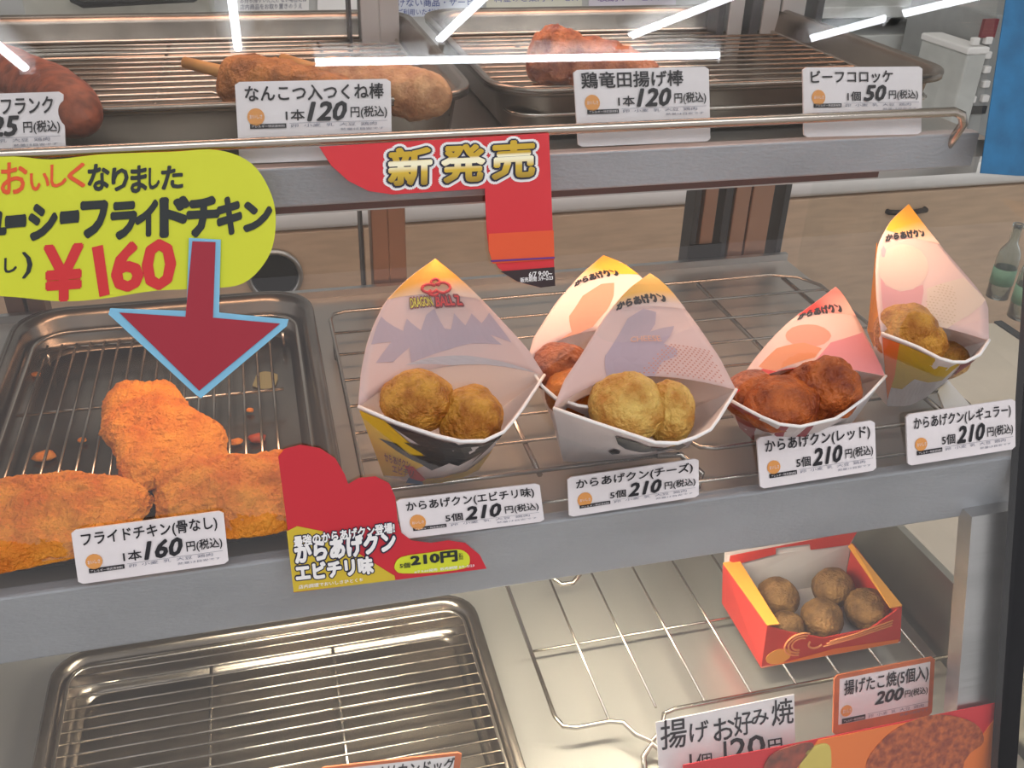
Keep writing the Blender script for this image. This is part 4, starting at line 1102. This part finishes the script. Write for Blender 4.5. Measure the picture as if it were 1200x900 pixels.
card('white price card for the fried chicken stick at 120 yen, middle of the top shelf', (676, 146), (832, 140), (672, 82), TY, TLN, '鶏竜田揚げ棒', '1本', '120', z0=1.30, ext_=.42, nb=(.05, .66, .80, .95))
card('white price card for beef croquettes at 50 yen, rightmost on the top shelf', (942, 137), (1080, 134), (941, 79), TY, TLN, 'ビーフコロッケ', '1個', '50', z0=1.30, ext_=.42, nb=(.06, .68, .74, .93), qb=(.36, .31, .47, .5), pb_=(.50, .31, .68, .62), yb=(.71, .31, .96, .52))
OB = mat('card_border_orange', (206, 110, 62), .5, var=.1, vscale=80)
card('orange bordered price card for boxed dough balls at 200 yen on the lower shelf', (976, 862), (1092, 838), (978, 792), .352, LN, '揚げたこ焼(5個入)', None, '200', border=OB, z0=.94,
     nb=(.09, .62, .93, .90), pb_=(.40, .40, .68, .60), yb=(.70, .40, .93, .54))
card('orange bordered price card cut by the bottom edge, before the empty tray', (370, 950), (535, 930), (375, 900), .33, LN, 'アメリカンドッグ', '1本', '105', border=OB, z0=.93, nb=(.30, .60, .95, .92))

# ================================================================== SIGNS ON THE GLASS
GP = Pl(0.372, 1.09, GL, 0.0025)
def spline(pts, k=6, closed=True):
    n = len(pts); out = []
    for i in range(n):
        p0, p1, p2, p3 = [Vector((*pts[(i + j - 1) % n], 0)) for j in range(4)]
        for s_ in range(k):
            f = s_ / k
            q_ = 0.5 * ((2 * p1) + (p2 - p0) * f + (2 * p0 - 5 * p1 + 4 * p2 - p3) * f * f + (3 * p1 - p0 - 3 * p2 + p3) * f ** 3)
            out.append((q_.x, q_.y))
    return out
def flat(name, pl_, pts, m, parent, lift=0.0, th=.0006, **kw):
    return MB().prism([pl_.at(*p) + pl_.n * lift for p in pts], pl_.n * th).build(name, m, parent, **kw)
def wtext(mb, pl_, s_, bl, br, tl, lift, **kw):
    letter(mb, s_, pxfn(pl_, bl, br, tl, lift), (0, 0, 1, 1), **kw)
# yellow hand written sign
c = GP.at(130, 345)
t = thing('yellow_sign', c, 'yellow cloud shaped hand lettered sign taped on the glass at left', 'sign')
out = [(-120, 200), (0, 184), (60, 187), (120, 181), (200, 178), (255, 176), (295, 192), (318, 228), (323, 265), (314, 302), (285, 332), (240, 338), (180, 341), (120, 350), (70, 353), (0, 347), (-120, 345)]
flat('sheet', GP, spline(out, 5), YEL, t)
mb = MB()
for ch, x, y, w_, h_ in (('お', 2, 228, 30, 36), ('い', 36, 224, 22, 20), ('し', 60, 220, 18, 26), ('く', 80, 221, 20, 28)):
    wtext(mb, GP, ch, (x, y), (x + w_, y - 2), (x, y - h_), .0010, bold=.025)
mb.build('orange_lettering', MOR, t)
mb = MB()
for ch, x, y, w_, h_ in (('な', 104, 224, 24, 30), ('り', 132, 224, 18, 26), ('ま', 154, 226, 18, 30), ('し', 175, 222, 12, 24), ('た', 190, 222, 24, 26)):
    wtext(mb, GP, ch, (x, y), (x + w_, y - 2), (x, y - h_), .0010, bold=.035)
for ch, x, y, w_, h_ in (('ュ', -22, 275, 28, 24), ('ー', 8, 264, 22, 7), ('シ', 36, 280, 30, 38), ('ー', 72, 259, 20, 7), ('フ', 97, 277, 28, 38), ('ラ', 132, 279, 27, 39), ('イ', 160, 276, 24, 38), ('ド', 190, 276, 30, 42), ('チ', 221, 276, 34, 42), ('キ', 256, 274, 26, 40), ('ン', 287, 270, 30, 31)):
    wtext(mb, GP, ch, (x, y), (x + w_, y - 2), (x, y - h_), .0010, bold=.06)
wtext(mb, GP, 'し', (6, 320), (20, 318), (6, 303), .0010, bold=.03)
wtext(mb, GP, ')', (27, 326), (38, 325), (27, 296), .0010, bold=.02)
mb.build('black_lettering', MBLK, t)
mb = MB()
for ch, x, y, w_, h_ in (('¥', 54, 352, 42, 62), ('6', 133, 341, 33, 54), ('0', 169, 339, 35, 55)):
    wtext(mb, GP, ch, (x, y), (x + w_, y - 3), (x, y - h_), .0010, bold=.035)
mb.add([GP.at(*q) + GP.n * .0010 for q in ((117, 348), (129, 345), (121, 287), (108, 290))], [(0, 1, 2, 3)])
mb.build('red_lettering', MREDT, t)
# arrow
t = thing('arrow_sign', GP.at(235, 465), 'crimson down arrow with pale blue edge pointing at the fried chicken', 'sign')
flat('blue_backing', GP, [(222, 279), (259, 281), (257, 366), (338, 374), (336, 382), (236, 466), (230, 462), (128, 368), (130, 361), (219, 364)], SKY, t, .0016)
flat('crimson_arrow', GP, [(226, 283), (253, 284), (250, 372), (328, 379), (234, 457), (141, 366), (218, 371)], CRIM, t, .0024)
# red launch sign hanging on the top shelf
GR = Pl(0.372, 1.09, GL, 0.0025)
t = thing('launch_sign', GR.at(610, 330), 'red L shaped sign with gold lettering below the top shelf', 'sign')
arcp = [(374, 173)] + [(374 + 76 * math.sin(k * .26) * 1.0, 173 + 54 * (1 - math.cos(k * .26))) for k in range(1, 6)]
out = [(374, 172), (643, 156), (650, 335), (633, 337), (606, 330), (584, 314), (573, 296), (570, 270), (568, 221), (460, 228), (432, 224), (408, 212), (388, 194)]
flat('sheet', GR, out, RED, t)
flat('orange_field', GR, [(572, 274), (648, 270), (649, 304), (577, 309), (572, 292)], mat('sign_orange_field', (222, 80, 30), .5), t, .0006)
flat('violet_line', GR, [(574, 305), (649, 301), (649, 303), (575, 307)], mat('sign_violet', (96, 40, 130), .5), t, .0012)
flat('dark_band', GR, [(586, 318), (649, 313), (650, 335), (633, 337), (606, 330)], mat('sign_dark', (44, 22, 26), .5), t, .0006)
boxes = ((('新'), (456, 218), (504, 215), (456, 176)), (('発'), (518, 214), (566, 212), (518, 172)), (('売'), (577, 210), (624, 207), (577, 168)))
for nm, m_, b_, lf in (('white_outline', WHITE, .15, .0008), ('black_outline', NAVY, .085, .0014)):
    mb = MB()
    for s_, bl, br, tl in boxes: wtext(mb, GR, s_, bl, br, tl, lf, bold=b_)
    mb.build(nm, m_, t)
for s_, bl, br, tl in boxes:
    mb = MB(); wtext(mb, GR, s_, bl, br, tl, .0020, bold=.04); mb.build('gold_character', GOLDF, t)
mb = MB(); wtext(mb, GR, '6/7 9:00~', (619, 325), (646, 323), (619, 319), .0014, bold=.02); wtext(mb, GR, '販売期間 3/9~2/23', (609, 331), (647, 328), (609, 325.5), .0014, bold=.02)
mb.build('date_lettering', WHITE, t)
# red promotional sign at the middle lip
GQ = Pl(0.372, 1.09, GL, 0.0025)
t = thing('promotional_sign', GQ.at(450, 690), 'red rounded promotional sign with white lettering and yellow price lozenge', 'sign')
out = [(344, 694), (337, 620), (326, 535), (333, 526), (352, 521), (375, 525), (393, 537), (404, 556), (408, 567), (420, 560), (440, 558), (456, 566), (463, 582), (466, 610), (470, 624), (482, 633), (505, 636), (525, 633), (545, 636), (562, 650), (570, 666)]
flat('sheet', GQ, out, mat('promo_red', (198, 32, 48), .5), t)
flat('yellow_field', GQ, [(344, 693), (336, 622), (348, 616), (378, 622), (390, 640), (420, 648), (452, 668), (462, 674), (463, 679)], mat('promo_yellow', (206, 178, 44), .5), t, .0006)
flat('yellow_lozenge', GQ, [(462 + dx, 664 + dy) for dx, dy in spline([(0, -2), (8, -12), (40, -17), (72, -21), (84, -17), (88, -9), (82, 1), (45, 6), (10, 7), (2, 4)], 3)], YEL, t, .0008)
rows = (('最強のからあげクン登場!', (345, 640), (462, 623), (344, 628), .04), ('からあげクン', (347, 659), (463, 644), (345, 636), .06), ('エビチリ味', (348, 680), (437, 670), (346, 661), .06))
for nm, m_, db, lf in (('navy_outline', NAVY, .08, .0012), ('white_lettering', WHITE, .0, .0018)):
    mb = MB()
    for s_, bl, br, tl, b_ in rows: wtext(mb, GQ, s_, bl, br, tl, lf, bold=b_ + db)
    mb.build(nm, m_, t)
mb = MB(); wtext(mb, GQ, '210円', (482, 662), (535, 656), (481, 650), .0018, bold=.05); wtext(mb, GQ, '5個', (468, 665), (480, 664), (468, 659), .0018, bold=.02); wtext(mb, GQ, '税込', (537, 655), (542, 654.5), (537, 647), .0018, bold=.01)
mb.build('price_lettering', MBLK, t)
mb = MB(); wtext(mb, GQ, '6/7 9:00発売  販売期間 3/9~2/23', (485, 671), (555, 663), (485, 667.5), .0018, bold=.015, res=1); wtext(mb, GQ, '店内調理でおいしさひとくち', (350, 689), (425, 680), (350, 684.5), .0018, bold=.015, res=1)
mb.build('fine_print', WHITE, t, kind='stuff')
# hand written card and poster at bottom right
LP = Pl(0.330, .93, .30)
t = thing('handwritten_card', LP.at(850, 900), 'white card with black handwriting at the bottom of the lower shelf', 'price card')
flat('card', LP, [(768, 846), (930, 813), (932, 905), (774, 935)], CARD, t)
mb = MB()
for ch, x, y, w_, h_, b_ in (('揚', 774, 878, 30, 34, .01), ('げ', 808, 870, 22, 24, .012), ('お', 836, 868, 24, 26, .012), ('好', 860, 862, 20, 28, .01), ('み', 880, 850, 20, 18, .012), ('焼', 904, 850, 25, 30, .01),
                             ('1', 808, 903, 2.5, 20, .008), ('個', 816, 901, 18, 18, .01), ('1', 848, 894, 3, 26, .008), ('2', 856, 891, 18, 26, .014), ('0', 876, 888, 20, 26, .014), ('円', 900, 880, 16, 14, .02)):
    wtext(mb, LP, ch, (x, y), (x + w_, y - w_ * .16), (x - 1, y - h_), .0010, bold=b_)
mb.build('handwriting', INK, t)
LQ = Pl(0.316, .93, .30)
t = thing('food_poster', LQ.at(1050, 900), 'red and orange food poster at the bottom right of the glass', 'poster')
flat('sheet', LQ, [(800, 896), (930, 871), (1167, 823), (1164, 960), (800, 960)], RED, t)
flat('orange_field', LQ, [(958, 866), (1085, 841), (1010, 960), (880, 960)], ORANGE, t, .0006)
flat('orange_field', LQ, [(1167, 838), (1164, 925), (1100, 925)], ORANGE, t, .0006)
flat('printed_cutlet', LQ, spline([(1012, 900), (1030, 868), (1060, 846), (1100, 836), (1140, 846), (1150, 868), (1128, 890), (1110, 960), (1020, 960)], 4), PHOTOC, t, .0012)
flat('printed_bun', LQ, spline([(940, 884), (960, 870), (972, 878), (966, 930), (930, 930)], 4), mat('print_bun', (212, 190, 90), .5), t, .0012)
flat('printed_filling', LQ, spline([(900, 885), (935, 870), (952, 872), (930, 900), (905, 930), (890, 920)], 4), mat('print_meat', (170, 80, 60), .5, rgb2=(110, 60, 50), vscale=120), t, .0012)
# blue poster on the glass, top right
t = flat('blue_poster', GP, [(1190, -40), (1290, -40), (1260, 208), (1190, 206), (1148, 203), (1178, 0), (1184, -40)], BLUEP, None, label='blue paper sign stuck on the glass at the top right corner', cat='sign')
